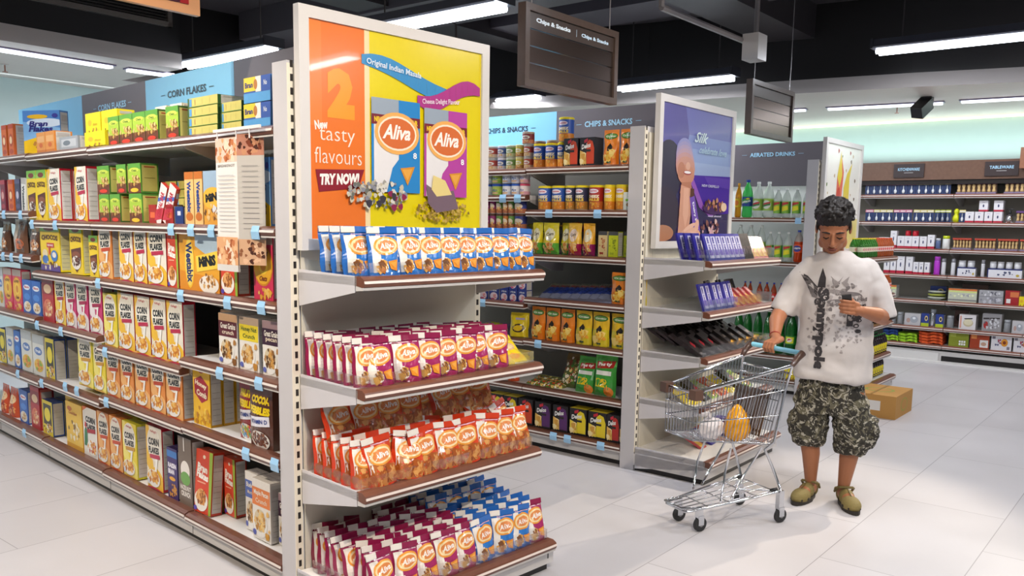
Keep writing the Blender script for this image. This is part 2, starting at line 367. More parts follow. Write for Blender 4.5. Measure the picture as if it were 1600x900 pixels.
# ================================================================== SHELVING
STEEL, LIP, CREAM = '#c9c5c4', '#6e4638', '#d6cfbf'
NTAG = '#9cc8ea'
def lip_prof(z): return [(.05, z+.003), (.016, z+.003), (-.002, z-.006), (-.008, z-.02), (-.002, z-.034), (.01, z-.036), (.05, z-.03)]
def shelf(root, y0, y1, z, depth=.44, tags=(), lipcol=LIP):
    b = MB(); b.box((.045, y0, z-.03), (depth, y1, z), '#dedbd8')
    for yy in (y0, y1-.006): b.prism([(.05, z-.03), (depth, z-.03), (depth, z-.13), (.3, z-.12), (.06, z-.045)], 'y', yy, yy+.006, '#b8b4b2')
    o = b.build('shelf', 'satin', root)
    b = MB(); b.prism(lip_prof(z), 'y', y0, y1, lipcol); b.build('shelf_edge', 'laminate', o)
    b = MB(); b.prism([(-.0085, z-.0215), (-.006, z-.012), (.0, z-.02)], 'y', y0, y1, '#d9cfc8'); b.prism([(.0, z-.036), (.045, z-.03), (.045, z-.038), (.0, z-.042)], 'y', y0, y1, '#d9d4d0'); b.build('price_rail', 'satin', o)
    for t in tags:
        b = MB(); b.prism([(-.004, z+.004), (-.012, z-.02), (-.008, z-.05), (-.004, z-.05), (-.008, z-.02)], 'y', t-.028, t+.028, NTAG); b.build('price_tag', 'plastic', o)
    return o
def endshelf(root, W, z, depth=.46, x0=.03):
    b = MB(); b.box((x0, -depth+.04, z-.03), (W-.03, -.01, z), '#e2dfdc'); 
    for xx in (x0, W-.034): b.prism([(-.01, z+.012), (-.01, z-.13), (-depth+.05, z-.055), (-depth+.05, z+.004)], 'x', xx, xx+.004, '#cfccd0')
    o = b.build('shelf', 'satin', root)
    b = MB(); pr = [(-depth-p+.0, q) for p, q in lip_prof(z)]; pr = [(-depth+p, q) for p, q in lip_prof(z)]; b.prism(pr, 'x', x0, W-.02, '#7a4c3a'); b.build('shelf_edge', 'laminate', o)
    b = MB(); b.prism([(-depth-.0085, z-.0215), (-depth-.006, z-.012), (-depth, z-.02)], 'x', x0, W-.02, '#e6d6cc'); b.prism([(-depth, z-.036), (-depth+.045, z-.03), (-depth+.045, z-.05), (-depth+.002, z-.046)], 'x', x0, W-.02, '#c9c5c2'); b.build('price_rail', 'satin', o)
    return o
def fence(o, W, z, depth=.46, h=.06, cells=0, x0=.04):
    b = MB(); b.box((x0, -depth+.035, z), (W-.04, -depth+.038, z+h), '#ffffff')
    for xx in (x0, W-.043): b.box((xx, -depth+.038, z), (xx+.003, -.06, z+h), '#ffffff')
    for i in range(1, cells): xx = x0+(W-.08)*i/cells; b.box((xx, -depth+.038, z), (xx+.002, -.1, z+h*.9), '#ffffff')
    b.build('acrylic_divider', 'clear', o)
def gondola(F, W, bays, fascia, endz, enddepth, basedepth, label, sign0=.0, panel=CREAM, back='#7b7870', L=None, fz=(2.13, 2.34)):
    r = empty('shelving_unit', F); L = L or bays[-1][1]
    b = MB(); b.box((W/2-.02, .1, .1), (W/2+.02, L, 2.1), back); b.build('back_panel', 'paint', r)
    b = MB(); b.box((.0, 0, 0), (W, .1, 2.135), '#c6c3c6'); b.box((.0, -.004, .12), (.035, 0, 2.125), '#e8dfcc'); b.box((W-.035, -.004, .12), (W, 0, 2.125), '#e8dfcc')
    for i in range(40):
        for xx in (.012, W-.024): b.box((xx, -.0055, .16+i*.05), (xx+.012, -.004, .186+i*.05), '#2b2624')
    b.build('end_upright', 'paint', r)
    b = MB(); b.box((.04, -.012, .1), (W-.04, -.005, 2.1), panel); b.build('end_panel', 'paint', r)
    b = MB(); b.box((.035, .1, .035), (W-.035, L, .11), '#cbc7c3'); b.box((.06, .1, 0), (W-.06, L, .035), '#1d1a1a')
    for y0, y1, zs in bays: b.box((.033, y0-.002, .036), (.036, y0+.002, .11), '#8a8683')
    b.build('base_plinth', 'satin', r)
    b = MB(); d = basedepth; b.box((.0, -d+.03, .035), (W, 0, .11), '#cfcbc9'); b.box((.02, -d+.05, 0), (W-.02, 0, .035), '#1d1a1a'); b.box((W-.04, -d+.028, .06), (W-.035, -d+.03, .09), '#333333'); b.build('end_base', 'satin', r)
    for y0, y1, zs in bays:
        for q in zs:
            z, tg = (q if isinstance(q, tuple) else (q, ()))
            shelf(r, y0+.003, y1-.003, z, tags=[along(F, 'y', t, -.01, z-.03) for t in tg])
    for i, (y0, y1, col, txt, tcol) in enumerate(fascia):
        b = MB(); b.box((W/2-.03, y0, fz[0]-.2), (W/2-.022, y1-.002, fz[1]), col); o = b.build('header_board', 'paint', r)
        if txt:
            b = MB(); c = (y0+y1)/2; tw = .58*(y1-y0); b.print([('t', txt, .5, .5, .44, .19, tcol, {'bold': .03}), ('r', .2, .495, .25, .51, tcol), ('r', .75, .495, .8, .51, tcol)], side(y1, y0, fz[0], fz[1], W/2-.032), abs(y1-y0), fz[1]-fz[0]); b.build('lettering', 'paint', o)
    es = [endshelf(r, W, z, enddepth) for z in endz]
    es.append(endshelf(r, W, .145, basedepth, .0))
    tag(r, label, 'shelving unit'); return r, es
BLUE, GREY = '#78b6d8', '#5d585f'
T = along
g1, es1 = gondola(G1, 1.02,
  [(.1, .95, [(1.905, ()), (1.515, (398,)), (1.215, (354, 407)), (.9, (342, 403)), (.58, (383, 428)), .145]),
   (.95, 1.92, [1.905, (1.515, (266, 297, 329)), (1.215, (152, 281)), (.85, (163,)), (.575, (165, 119, 101)), .15]),
   (1.92, 2.87, [1.91, (1.515, (49, 85)), (1.21, ()), (.9, (57, 94)), (.54, (27, 64)), (.155, (37,))]),
   (2.87, 3.82, [1.915, (1.57, (5, 31)), (1.3, (4, 17, 32)), (.92, ()), (.52, ()), .16]),
   (3.82, 4.7, [1.915, 1.57, 1.3, .92, .52, .16])],
  [(.12, 1.25, GREY, '', ''), (1.25, 2.28, BLUE, 'CORN FLAKES', '#2f4450'), (2.28, 3.25, GREY, 'CORN FLAKES', '#9ccbe6'), (3.25, 4.5, BLUE, '', '')],
  [1.345, .935, .55], .42, .52, 'long white cereal gondola in front with chips endcap and brown shelf edges', L=4.7)
g2, es2 = gondola(G2, 1.08,
  [(.1, .9, [(1.91, ()), (1.63, (857, 933)), (1.335, ()), (1.04, ()), (.755, (840,)), (.43, ()), (.14, (864, 886, 938))]),
   (.9, 1.85, [(1.905, ()), (1.73, (756, 785, 808)), (1.5, (757, 770, 786, 806)), (1.0, (753,)), (.75, ()), (.43, (752,)), .145])],
  [(.15, 1.03, GREY, 'CHIPS & SNACKS', '#9ccbe6'), (1.03, 1.95, BLUE, 'CHIPS & SNACKS', '#2f4450')],
  [1.335, 1.035, .76, .46], .46, .53, 'middle gondola with chips and snacks headers and chocolate bar endcap', L=1.95)
g3, es3 = gondola(G3, 1.05,
  [(.1, 1.15, [(1.62, (1247,)), (1.22, ()), (.8, ()), (.36, ()), .14]), (1.15, 2.1, [1.62, 1.22, .8, .36, .14])],
  [(.12, 1.15, GREY, 'AERATED DRINKS', '#9ccbe6'), (1.15, 2.1, GREY, '', '')],
  [1.28, .93, .66, .36], .44, .5, 'farther gondola headed aerated drinks with bottle pack endcap', back='#dfe4e0', L=2.1)

for e in es1: fence(e, 1.02, {0: 1.345, 1: .935, 2: .55, 3: .145}[es1.index(e)], .42 if es1.index(e) < 3 else .52, .05)
fence(es2[0], 1.08, 1.335, .46, .07, 14); fence(es2[1], 1.08, 1.035, .46, .07, 14); fence(es2[2], 1.08, .76, .46, .06, 9)

# wall shelving on the right
KX = 6.2
r = empty('wall_shelving', G2, (KX, 0, 0))
b = MB(); b.box((.5, -3.2, .1), (.52, 2.2, 2.12), '#a59f94'); b.box((.496, -3.2, 1.94), (.5, 2.2, 2.1), '#dcd8d2'); b.build('back_panel', 'paint', r)
kb = [(-3.2, -2.15), (-2.15, -1.2), (-1.2, -.4), (-.4, .6), (.6, 1.5), (1.5, 2.2)]
KZ = [1.935, 1.617, 1.31, 1.01, .715, .405, .2]
for y0, y1 in kb:
    for z in KZ: shelf(r, y0+.003, y1-.003, z, depth=.5, lipcol='#8a5848')
b = MB(); b.box((.02, -3.2, .0), (.5, 2.2, .13), '#cdc9c6'); b.box((.0, -.37, .02), (.021, 2.2, .11), '#dcd9d6'); b.box((.018, -3.2, .02), (.021, -.4, .08), '#1d1a1a'); b.build('base_plinth', 'satin', r)
b = MB(); b.box((-.1, -3.2, 0), (.02, 2.2, .02), '#e4e1de'); b.build('floor_curb', 'satin', r)
b = MB(); b.box((.0, -3.2, 2.1), (.5, 2.2, 2.31), '#7a5c4c'); b.box((.02, -3.2, 2.05), (.5, 2.2, 2.1), '#2b2423'); o = b.build('header_board', 'laminate', r)
for y1, y0, t in ((.262, -.068, 'KITCHENWARE'), (-.693, -1.021, 'TABLEWARE')):
    b = MB(); b.box((-.02, y0, 2.13), (0, y1, 2.285), '#3f3535'); b.print([('t', t, .5, .6, .72, .22, '#a8d4ee'), ('r', .35, .33, .65, .36, '#c8c8c8')], side(y1, y0, 2.13, 2.285, -.02), .33, .155); b.build('category_plate', 'satin', o)
tag(r, 'brown headed wall shelving of kitchenware and tableware along the right wall', 'shelving unit')
b = MB(); b.box((KX-.12, -1.3, 2.2), (KX-.02, -1.04, 2.42), '#9a6a50'); tag(b.build('wooden_sign_end', 'laminate', F=G2), 'brown wooden sign end at the right edge beside the tableware plate', 'sign')

# ================================================================== GOODS: one kind = shared meshes, every item its own object
mat('mirror_foil', .16, metal=.6, noise=.1, nscale=30, bump=.6)
KINDS = {}
def kind(key, name, cat, desc, w, h, d, parts):
    """parts: [(part name, mesh)]; the first is the thing itself, the others are its parts"""
    KINDS[key] = dict(name=name, cat=cat, desc=desc, w=w, h=h, d=d, parts=parts)
RECS = []
def put(key, F, face, s, dp, z, where, rz=0, tilt=0, roll=0, sx=1, sz=1, desc=None):
    """face 'a': front looks into the aisle (s runs along it); 'e': front looks off the endcap. dp = depth behind the shelf edge"""
    K = KINDS[key]
    M = F.M @ (Matrix.Translation((dp, s, z)) @ Matrix.Rotation(-PI/2, 4, 'Z') if face == 'a' else Matrix.Translation((s, dp, z)))
    M = M @ Matrix.Rotation(rz, 4, 'Z') @ Matrix.Rotation(tilt, 4, 'X') @ Matrix.Rotation(roll, 4, 'Y') @ Matrix.Diagonal((sx, 1, sz, 1))
    o = bpy.data.objects.new(K['name'], K['parts'][0][1]); COL.objects.link(o); o.matrix_world = M
    for pn, me in K['parts'][1:]:
        c = bpy.data.objects.new(pn, me); COL.objects.link(c); c.parent = o
    o['category'] = K['cat']
    v = M.translation-Vector((0, 0, CAMH)); px = v.dot(CR)/v.dot(CF)
    RECS.append((o, desc or K['desc'], where, px)); return o
def aisle(F, z, where, spec, dp=.03):
    """spec: (kind, column where its front starts, column where it ends[, how many[, options]])"""
    for e in spec:
        key, a, c = e[:3]; n = e[3] if len(e) > 3 else 1; op = dict(e[4]) if len(e) > 4 else {}
        K = KINDS[key]; ya = along(F, 'y', a, dp, z); yb = along(F, 'y', c, dp, z); d2 = op.pop('dp', dp); dz = op.pop('dz', 0); back = op.pop('rows', 1)
        wd_ = (ya-yb)/n
        for i in range(n):
            for q in range(back):
                put(key, F, 'a', ya-wd_*(i+.5), d2+q*(K['d']+.004), z+dz+.001, where+(('', ', second row', ', third row')[q]), sx=min(1.35, max(.6, wd_*.965/K['w'])), **op)
ORD = 'first second third fourth fifth sixth seventh eighth ninth tenth eleventh twelfth thirteenth fourteenth fifteenth sixteenth seventeenth eighteenth nineteenth twentieth'.split()
def ordinal(i): return ORD[i] if i < 20 else ('twenty-'+ORD[i-20] if i < 29 else 'thirtieth' if i == 29 else 'thirty-'+ORD[i-30])
def write_labels():
    g = {}
    for r_ in RECS: g.setdefault((r_[1], r_[2]), []).append(r_)
    for (d, w_), L in g.items():
        L.sort(key=lambda q: q[3])
        for i, q in enumerate(L):
            if len(L) == 1: q[0]['label'] = f'{d} {w_}'
            else:
                pos = 'leftmost' if i == 0 else 'rightmost' if i == len(L)-1 else ordinal(i)+' from left'
                q[0]['label'] = f'{d}, {pos}, {w_}'; q[0]['group'] = f'{d} {w_}'
def carton(key, desc, w, h, d, base, els, sidecol='#c9c6c0', top=None, side_els=None, name='cereal_box', cat='box', mt='card', edge=None, back=None):
    b = MB(); e = edge or base
    b.box((-w/2, 0, 0), (w/2, d, h), {'*': base, 'l': e, 'r': e, 't': top or e, 'b': back or e})
    b.print(els, flat(-w/2, w/2, 0, h, 0), w, h)
    if side_els is None:
        side_els = [('r', .1, .04, .9, .96, sidecol), ('r', .1, .7, .9, .705, '#77716c')]+[('r', .18, .1+.09*i, .82, .108+.09*i, '#a09a94') for i in range(6)]+[('r', .16, .76, .84, .9, '#b5aea8')]
    b.print(side_els, lambda u, v, k: (w/2+k, d*u, h*v), d, h)
    b.print(side_els, lambda u, v, k: (-w/2-k, d*(1-u), h*v), d, h)
    if not top: b.print([('r', .02, .48, .98, .5, sidecol)], lambda u, v, k: (-w/2+w*u, d*v, h+k), w, d)
    else: b.print([('r', .02, .47, .98, .49, '#8d8a86'), ('r', .4, .47, .6, .62, sidecol)], lambda u, v, k: (-w/2+w*u, d*v, h+k), w, d)
    kind(key, name, cat, desc, w, h, d, [(name, b.mesh(name, mt))])
BK = '#1d1d1f'
def cornflakes(key, desc, c1, c2, band, edge, w=.17, h=.3, d=.065, side_='#c9c6c0'):
    carton(key, desc, w, h, d, c1, [
        ('e', .5, .05, .62, .3, c2), ('p', [(0, 1), (0, .35), (.5, .15), (.35, .6), (.2, 1)], c2), ('e', .5, .72, .44, .27, '#f3efe6'), ('e', .47, .72, .4, .24, c1 if c1 < '#c' else '#efe9dc'),
        ('t', "Kellogg's", .5, .92, .42, .05, '#b8232f', {'shear': .3}),
        ('t', 'CORN', .5, .76, .68, .12, BK, {'bold': .05, 'rot': 3}), ('t', 'FLAKES', .5, .625, .66, .105, BK, {'bold': .05, 'rot': 3}),
        ('p', [(.22, .545), (.86, .575), (.88, .51), (.24, .48)], band), ('p', [(.62, .5), (.74, .5), (.6, .2), (.48, .2)], '#f7f4ec'),
        ('e', .42, .17, .42, .14, '#f4f1ea'), ('e', .42, .2, .36, .095, '#e9dcc0'), ('s', .42, .2, .34, .085, 34, .012, ['#d58a24', '#e6a638', '#c77619', '#f0bd58']),
        ('e', .5, -.03, .6, .06, band), ('e', .12, .1, .08, .05, '#cfd6e2')], sidecol=side_, edge=edge)
cornflakes('cfY', 'yellow corn flakes box', '#e9b52c', '#f1cf52', '#a51f35', '#a8182c')
cornflakes('cfW', 'white and gold corn flakes box', '#ece4d4', '#efbe35', '#b8284a', '#b3152c')
cornflakes('cfO', 'orange corn flakes box', '#e08a3a', '#eeb26a', '#c4461f', '#d07a30')
cornflakes('cfP', 'pink corn flakes box', '#c92f6c', '#eadfe0', '#a21746', '#a0134a', w=.15)
cornflakes('cfL', 'lemon yellow corn flakes box', '#ecd42f', '#f3e578', '#c8922a', '#c8c22a')
def chocos(key, desc, kids=False, w=.18, h=.3):
    els = [('r', 0, .84, 1, 1, '#6fae3a'), ('p', [(0, .84), (1, .84), (1, .9), (.5, .96), (0, .9)], '#8fc552'), ('e', .5, .9, .3, .05, '#7a2a1e'),
           ('t', 'CHOCOS', .5, .72, .84, .11, '#5a2412', {'bold': .05, 'arc': -.02})]
    if kids: els += [('r', .34, .5, .72, .6, '#c23a2a'), ('t', 'NEW PACK', .53, .55, .3, .04, '#ffffff'), ('e', .25, .36, .14, .1, '#e8d6b0'), ('e', .25, .24, .16, .09, '#4f7fc4'), ('e', .72, .33, .17, .12, '#3d79c6'), ('e', .72, .35, .1, .06, '#f0e6da'), ('r', 0, 0, 1, .13, '#5d3f8e'), ('s', .5, .12, .42, .07, 16, .012, ['#efe4c8', '#6a3516']), ('r', .45, .35, .52, .52, '#d8452c')]
    else: els += [('p', [(.1, .5), (.9, .56), (.86, .2), (.5, .04), (.14, .2)], '#5f2a18'), ('e', .5, .4, .34, .07, '#8a4a2c'), ('e', .5, .24, .36, .14, '#eee6dc'), ('s', .5, .27, .3, .09, 30, .011, ['#4a2010', '#6b3318'])]
    carton(key, desc, w, h, .06, '#f0cf22', els, edge='#e6cf1e', sidecol='#d6cf9a')
chocos('choc', 'yellow chocolate cereal box'); chocos('chocK', 'yellow chocolate cereal box with cartoon-free toy picture', True, w=.28, h=.28)
KINDS['chocK']['desc'] = 'large yellow chocolate cereal box with red square'
carton('mini', 'wide golden biscuit cereal box', .38, .255, .07, '#e8a62c', [
    ('p', [(.42, 1), (1, 1), (1, .5), (.42, .8)], '#b8d0e4'), ('p', [(0, 0), (1, 0), (1, .25), (0, .35)], '#e08e1c'),
    ('e', .27, .5, .12, .46, '#f7c22c'), ('e', .27, .5, .105, .42, '#f4d560'), ('t', 'Weetabix', .27, .5, .72*.67, .24, '#1c2f6c', {'bold': .04, 'rot': -86}),
    ('p', [(.44, .62), (.98, .74), (1, .44), (.46, .34)], '#f9d24a'), ('t', 'MiNiS', .72, .55, .42, .19, '#1b1a1c', {'bold': .07, 'rot': 6}),
    ('e', .75, .14, .24, .16, '#f1e9dd'), ('s', .74, .2, .18, .12, 26, .011, ['#c98a3a', '#8b5a24', '#e0b06a'])], edge='#e2952a')
KINDS['mini']['h'] = .255
carton('miniV', 'upright golden biscuit cereal box', .2, .235, .07, '#e3a23a', [
    ('r', 0, .55, 1, 1, '#9fb8cf'), ('e', .45, .5, .5, .2, '#f0b83c'), ('t', 'MiNiS', .5, .52, .8, .16, '#17161a', {'bold': .07, 'rot': 5}), ('s', .5, .24, .45, .14, 40, .012, ['#c98a3a', '#6e4620', '#e7c48a', '#d8d8dd'])], edge='#e2952a')
def spine(key, desc, w, h, base, txt, tcol, acc, name='cereal_box'):
    carton(key, desc, w, h, .17, base, [('r', 0, .86, 1, 1, acc), ('e', .5, .15, .4, .08, acc)]+([('t', txt, .5, .52, h*.6/w, .45*w/h, tcol, {'bold': .05, 'rot': -90})] if txt else [('e', .5, .5, .35, .2, acc), ('e', .5, .5, .25, .12, tcol)]), edge=base, name=name)
for k_, a in dict(wspine=('narrow golden cereal box end with blue vertical lettering', .065, .235, '#efc27c', 'Weetabix', '#23408c', '#c9722c'), wwhite=('white cereal box end with dark vertical lettering', .06, .26, '#e6e4df', 'Weetabix', '#2a2a33', '#b8b4ae'), sred=('dark red narrow cereal box end', .07, .2, '#7a2438', '', '#e0a8a0', '#b03848'), sora=('orange narrow cereal box end', .07, .2, '#d8692a', '', '#f4d0a0', '#b8401f'), snav=('dark blue narrow cereal box end', .07, .2, '#3a3550', '', '#c8c4d4', '#5b5478')).items(): spine(k_, *a)
carton('branB', 'blue and yellow bran flakes box', .2, .275, .07, '#7fb0dc', [('p', [(0, 1), (1, 1), (1, .6), (0, .75)], '#4f86c8'), ('e', .6, .72, .5, .1, '#cfe0f0'), ('p', [(0, 0), (1, 0), (1, .3), (.5, .42), (0, .3)], '#f0c21e'),
    ('e', .4, .86, .28, .05, '#e8b820'), ('t', 'Bran', .42, .7, .52, .12, '#2c2a78', {'bold': .04, 'shear': .2}), ('t', 'Flakes', .48, .58, .66, .13, '#2c2a78', {'bold': .04, 'shear': .2}), ('s', .55, .25, .26, .13, 36, .012, ['#a0662a', '#c98a3f', '#7b4a1c']), ('e', .88, .88, .08, .05, '#3a3c94')], edge='#5a8fce')
def bran(key, desc, w=.17, h=.28):
    carton(key, desc, w, h, .06, '#d9472a', [('p', [(.86, 0), (1, 0), (1, 1), (.8, 1)], '#9ab83c'), ('e', .5, .9, .08, .03, '#f4e0c8'), ('t', 'Bran', .42, .72, .6, .12, '#fbf3ea', {'bold': .05, 'rot': -6}), ('t', 'Flakes', .44, .6, .7, .12, '#fbf3ea', {'bold': .05, 'rot': -6}), ('r', .15, .48, .65, .5, '#f0b090'),
        ('e', .42, .2, .4, .17, '#f6efe6'), ('e', .42, .26, .3, .13, '#e8b070'), ('s', .42, .26, .27, .11, 32, .011, ['#b06a2a', '#d8944a', '#8b4a1c']), ('e', .1, .06, .1, .04, '#5a4ab0')], edge='#b8331f', top='#e05a3a')
bran('bran', 'red bran flakes box')
carton('honey', 'magenta and gold honey oats box', .16, .27, .06, '#d8355a', [('r', 0, .84, 1, 1, '#b09a90'), ('e', .5, .52, .5, .31, '#d88a1c'), ('e', .5, .52, .46, .28, '#f0b428'), ('t', 'HONEY', .5, .72, .56, .07, '#5a2a10', {'bold': .04, 'arc': -.02}), ('e', .52, .53, .24, .14, '#f7cf3c'), ('e', .52, .53, .15, .09, '#d88a1c'), ('t', 'Oats', .52, .33, .4, .08, '#7a2a10', {'bold': .03, 'shear': .3}), ('s', .6, .1, .35, .07, 16, .012, ['#e8a83c', '#f0c060'])], edge='#c23a55')
def grains(key, desc, top_, t1, t2, band, h=.23, w=.17, flake=('#8a5a24', '#b07a34', '#5e3c18', '#d6a050')):
    carton(key, desc, w, h, .06, '#ebe6de', [('r', 0, .86, 1, 1, top_), ('r', 0, .56, .98, .86, band), ('t', t1, .5, .77, .8, .11, '#f5efe4' if band != '#ecd52c' else '#3a5a2a', {'bold': .03}), ('t', t2, .5, .65, .62, .08, '#e8d8c0' if band != '#ecd52c' else '#3a5a2a'),
        ('e', .42, .27, .38, .24, '#f7f5f0'), ('e', .42, .32, .32, .19, '#d9c9a8'), ('s', .42, .32, .29, .17, 44, .011, list(flake)), ('s', .85, .3, .1, .25, 4, .016, [flake[0], flake[1]]), ('e', .12, .1, .1, .05, '#5f6ab8')], edge='#d9d4cc', top='#efeae4')
grains('gg', 'white and maroon whole grain cereal box', '#c9a07a', 'Great Grains', 'crunch', '#5e1f2a')
grains('ggY', 'white and yellow nut crunch cereal box', '#b8a08a', 'Honey Nut', 'Crunch', '#ecd52c', flake=('#c58a34', '#d8a454', '#a8702a', '#e6bd78'))
grains('ggP', 'white and purple whole grain cereal box', '#a0848a', 'Great Grains', 'pecan', '#3c1c34')
grains('ggO', 'white and orange maple pecan cereal box', '#f2eee8', 'Maple Pecan', 'Crunch', '#e8823a', h=.27, flake=('#d8a040', '#e8b860', '#c08830', '#f0cc80'))
grains('ggB', 'white and blue blueberry cereal box', '#f2eee8', 'Blueberry', 'Morning', '#4a66b8', h=.27)
carton('honc', 'yellow honeycomb cereal box with red lettering', .17, .295, .06, '#f0be22', [('e', .5, .9, .2, .06, '#a8242a'), ('p', [(.08, .72), (.5, .8), (.92, .66), (.86, .44), (.5, .36), (.1, .5)], '#a81c30'), ('t', 'Honey', .48, .65, .68, .1, '#f8e8d0', {'bold': .05, 'rot': -8}), ('t', 'Comb', .52, .51, .6, .1, '#f8e8d0', {'bold': .05, 'rot': -8}), ('s', .5, .15, .5, .14, 40, .014, ['#d89a1c', '#f6cf4c', '#c4861a', '#ecb830'])], edge='#c9961e')
def pebbles(key, desc, base, word):
    w, h = .19, .26
    def pt(u, v, k): return (-w/2+w*u*(1), -.02*math.sin(PI*u)*math.sin(PI*min(v*1.15, 1))-k, h*v)
    b = MB(); n = 8
    for i in range(n):
        for j in range(n):
            q = [pt((i+a)/n, (j+c)/n, 0) for a, c in ((0, 0), (1, 0), (1, 1), (0, 1))]; b.poly(q, base)
            b.poly([(p[0], .05-p[1]*.6-(.035 if j+c_ > 6 else 0)*0, p[2]) for p, c_ in zip(q[::-1], (1, 1, 0, 0))], base)
    for x in (-w/2, w/2): b.poly([(x, 0, 0), (x, .05, 0), (x, .05, h), (x, 0, h)], base)
    b.poly([(-w/2, 0, h), (w/2, 0, h), (w/2, .05, h), (-w/2, .05, h)], base)
    b.print([('t', word, .5, .8, .78, .13, '#f2d31c', {'bold': .07}), ('t', 'PEBBLES', .5, .63, .84, .13, '#f2d31c', {'bold': .07}), ('p', [(.06, .5), (.9, .56), (.92, .4), (.08, .33)], '#e8e6ef'), ('t', 'VITAMIN D', .5, .45, .7, .07, '#2a3f8c', {'bold': .03, 'rot': 4}), ('e', .5, .14, .4, .16, '#f0ece6'), ('s', .5, .16, .34, .12, 60, .009, ['#6e3a22', '#8a5234', '#5a2c18'] if word == 'COCOA' else ['#d84a3a', '#e8c02c', '#4a9ac8', '#7ab040'])], pt, w, h, sub=5, k=.0006)
    kind(key, 'cereal_box', 'box', desc, w, h, .06, [('cereal_box', b.mesh('cereal_box', 'foil'))])
pebbles('cocoa', 'brown cocoa rice cereal pack with yellow lettering', '#5a3426', 'COCOA'); pebbles('fruity', 'dark red fruity rice cereal pack', '#8c2024', 'FRUITY')
carton('raisin', 'purple raisin bran box', .12, .26, .06, '#3c2a6c', [('r', 0, .82, 1, .95, '#3a7ac4'), ('t', 'RAISIN', .5, .66, .8, .1, '#f4f0fa', {'bold': .05}), ('t', 'BRAN', .4, .54, .6, .1, '#f4f0fa', {'bold': .05}), ('e', .5, .4, .3, .04, '#e8a82c'), ('s', .5, .18, .4, .12, 20, .012, ['#e0a040', '#5a2c48', '#c88a34'])], edge='#2c2056')
carton('morn', 'tall grey brown crunch cereal box', .17, .34, .07, '#77685c', [('e', .5, .52, .34, .14, '#efe8e0'), ('e', .5, .4, .36, .1, '#6fa850'), ('t', 'HAZELNUT', .5, .26, .8, .07, '#f0e8e0', {'bold': .04}), ('t', 'CRUNCH', .5, .17, .7, .08, '#f0e8e0', {'bold': .05}), ('r', .42, .8, .5, 1, '#e8e4df')], edge='#5c4f47', top='#4c433d')
def snackbox(key, desc, c1, c2, w=.13, h=.145, d=.09):
    carton(key, desc, w, h, d, '#a8c83c', [('r', 0, 0, 1, .35, '#6a3a22'), ('r', 0, .8, 1, 1, '#5fa03a'), ('e', .5, .78, .4, .08, '#c9d850'), ('t', 'Oats', .5, .76, .4, .08, '#3a6a20', {'bold': .03}), ('s', .5, .42, .44, .16, 30, .01, ['#c9a050', '#e0c080', '#8a5a2c']), ('e', .5, .1, .32, .07, c1)], edge=c2, sidecol='#c8c070', top='#4f8f3a', side_els=[('r', .08, .06, .92, .94, '#c6be6a'), ('r', .2, .86, .8, .9, '#a8402a'), ('r', .2, .5, .8, .52, '#8a8440')])
snackbox('grn', 'small green oat snack box', '#d83a24', '#3c6a2c'); snackbox('grn2', 'small green and yellow oat snack box', '#e8c02c', '#4f8f3a')
carton('grnL', 'flat green snack box', .2, .04, .16, '#cfc46a', [('r', 0, 0, .05, 1, '#2f5a24'), ('r', .06, .1, .14, .9, '#5a9ad0'), ('r', .25, .2, .26, .8, '#a03a24'), ('r', .5, .2, .505, .8, '#8a7a3a'), ('r', .75, .2, .755, .8, '#8a7a3a'), ('r', .05, .0, 1, .06, '#3c7a2c')], edge='#2f5a24', top='#4f9a3c')
carton('yel', 'plain yellow snack carton', .2, .1, .09, '#f0dc1c', [('e', .3, .5, .12, .16, '#e8b82a'), ('t', 'choco', .65, .4, .3, .16, '#b88a1c'), ('s', .5, .1, .45, .08, 10, .008, ['#8a6a1c', '#c89a2c'])], edge='#dcc81a', top='#f2e24a', sidecol='#e8d42c')
carton('orc', 'small orange snack carton', .11, .13, .1, '#e89a4a', [('r', 0, .0, 1, .12, '#d07a2c'), ('r', .1, .5, .9, .8, '#f2b878'), ('e', .5, .35, .2, .12, '#d86a2c')], edge='#d88430')
carton('blf', 'flat blue and yellow cereal carton', .24, .1, .16, '#3a5aa8', [('r', 0, .45, .5, 1, '#e8cf3c'), ('r', .45, .4, .65, 1, '#e8e4dc'), ('e', .45, .7, .07, .2, '#b87a3c'), ('t', 'Bran', .2, .7, .3, .22, '#3a3a7a', {'bold': .03}), ('t', 'No', .82, .72, .12, .2, '#dfe6f4'), ('r', 0, 0, 1, .38, '#5aa0d8')], edge='#4a80c0')
carton('wht', 'small white snack carton', .1, .07, .07, '#e4dfd0', [('r', .1, .2, .9, .8, '#efe9d8'), ('r', .2, .4, .8, .45, '#b0a080')], edge='#d8cfae', sidecol='#efe9d8')
carton('blue', 'blue oat ring cereal box', .17, .25, .06, '#2f62b8', [('e', .5, .78, .36, .08, '#e8eef8'), ('t', 'Rings', .5, .78, .5, .09, '#c8283a', {'bold': .04}), ('e', .5, .5, .34, .1, '#4a86d8'), ('e', .5, .2, .4, .16, '#f0ece4'), ('s', .5, .22, .3, .1, 30, .012, ['#d8a860', '#f0e0c0', '#b88a48'])], edge='#27509c')
carton('whtc', 'white fruit cereal box with picture panels', .15, .27, .06, '#dcdcd6', [('r', 0, .78, 1, 1, '#b8bcc0'), ('e', .5, .6, .34, .1, '#5a7ab8'), ('t', 'Fruit', .5, .6, .45, .08, '#ffffff', {'bold': .03}), ('e', .5, .25, .4, .16, '#e8c048'), ('s', .5, .25, .3, .12, 24, .013, ['#d86a3a', '#e8a030', '#8ab040'])], edge='#c4c4c0')
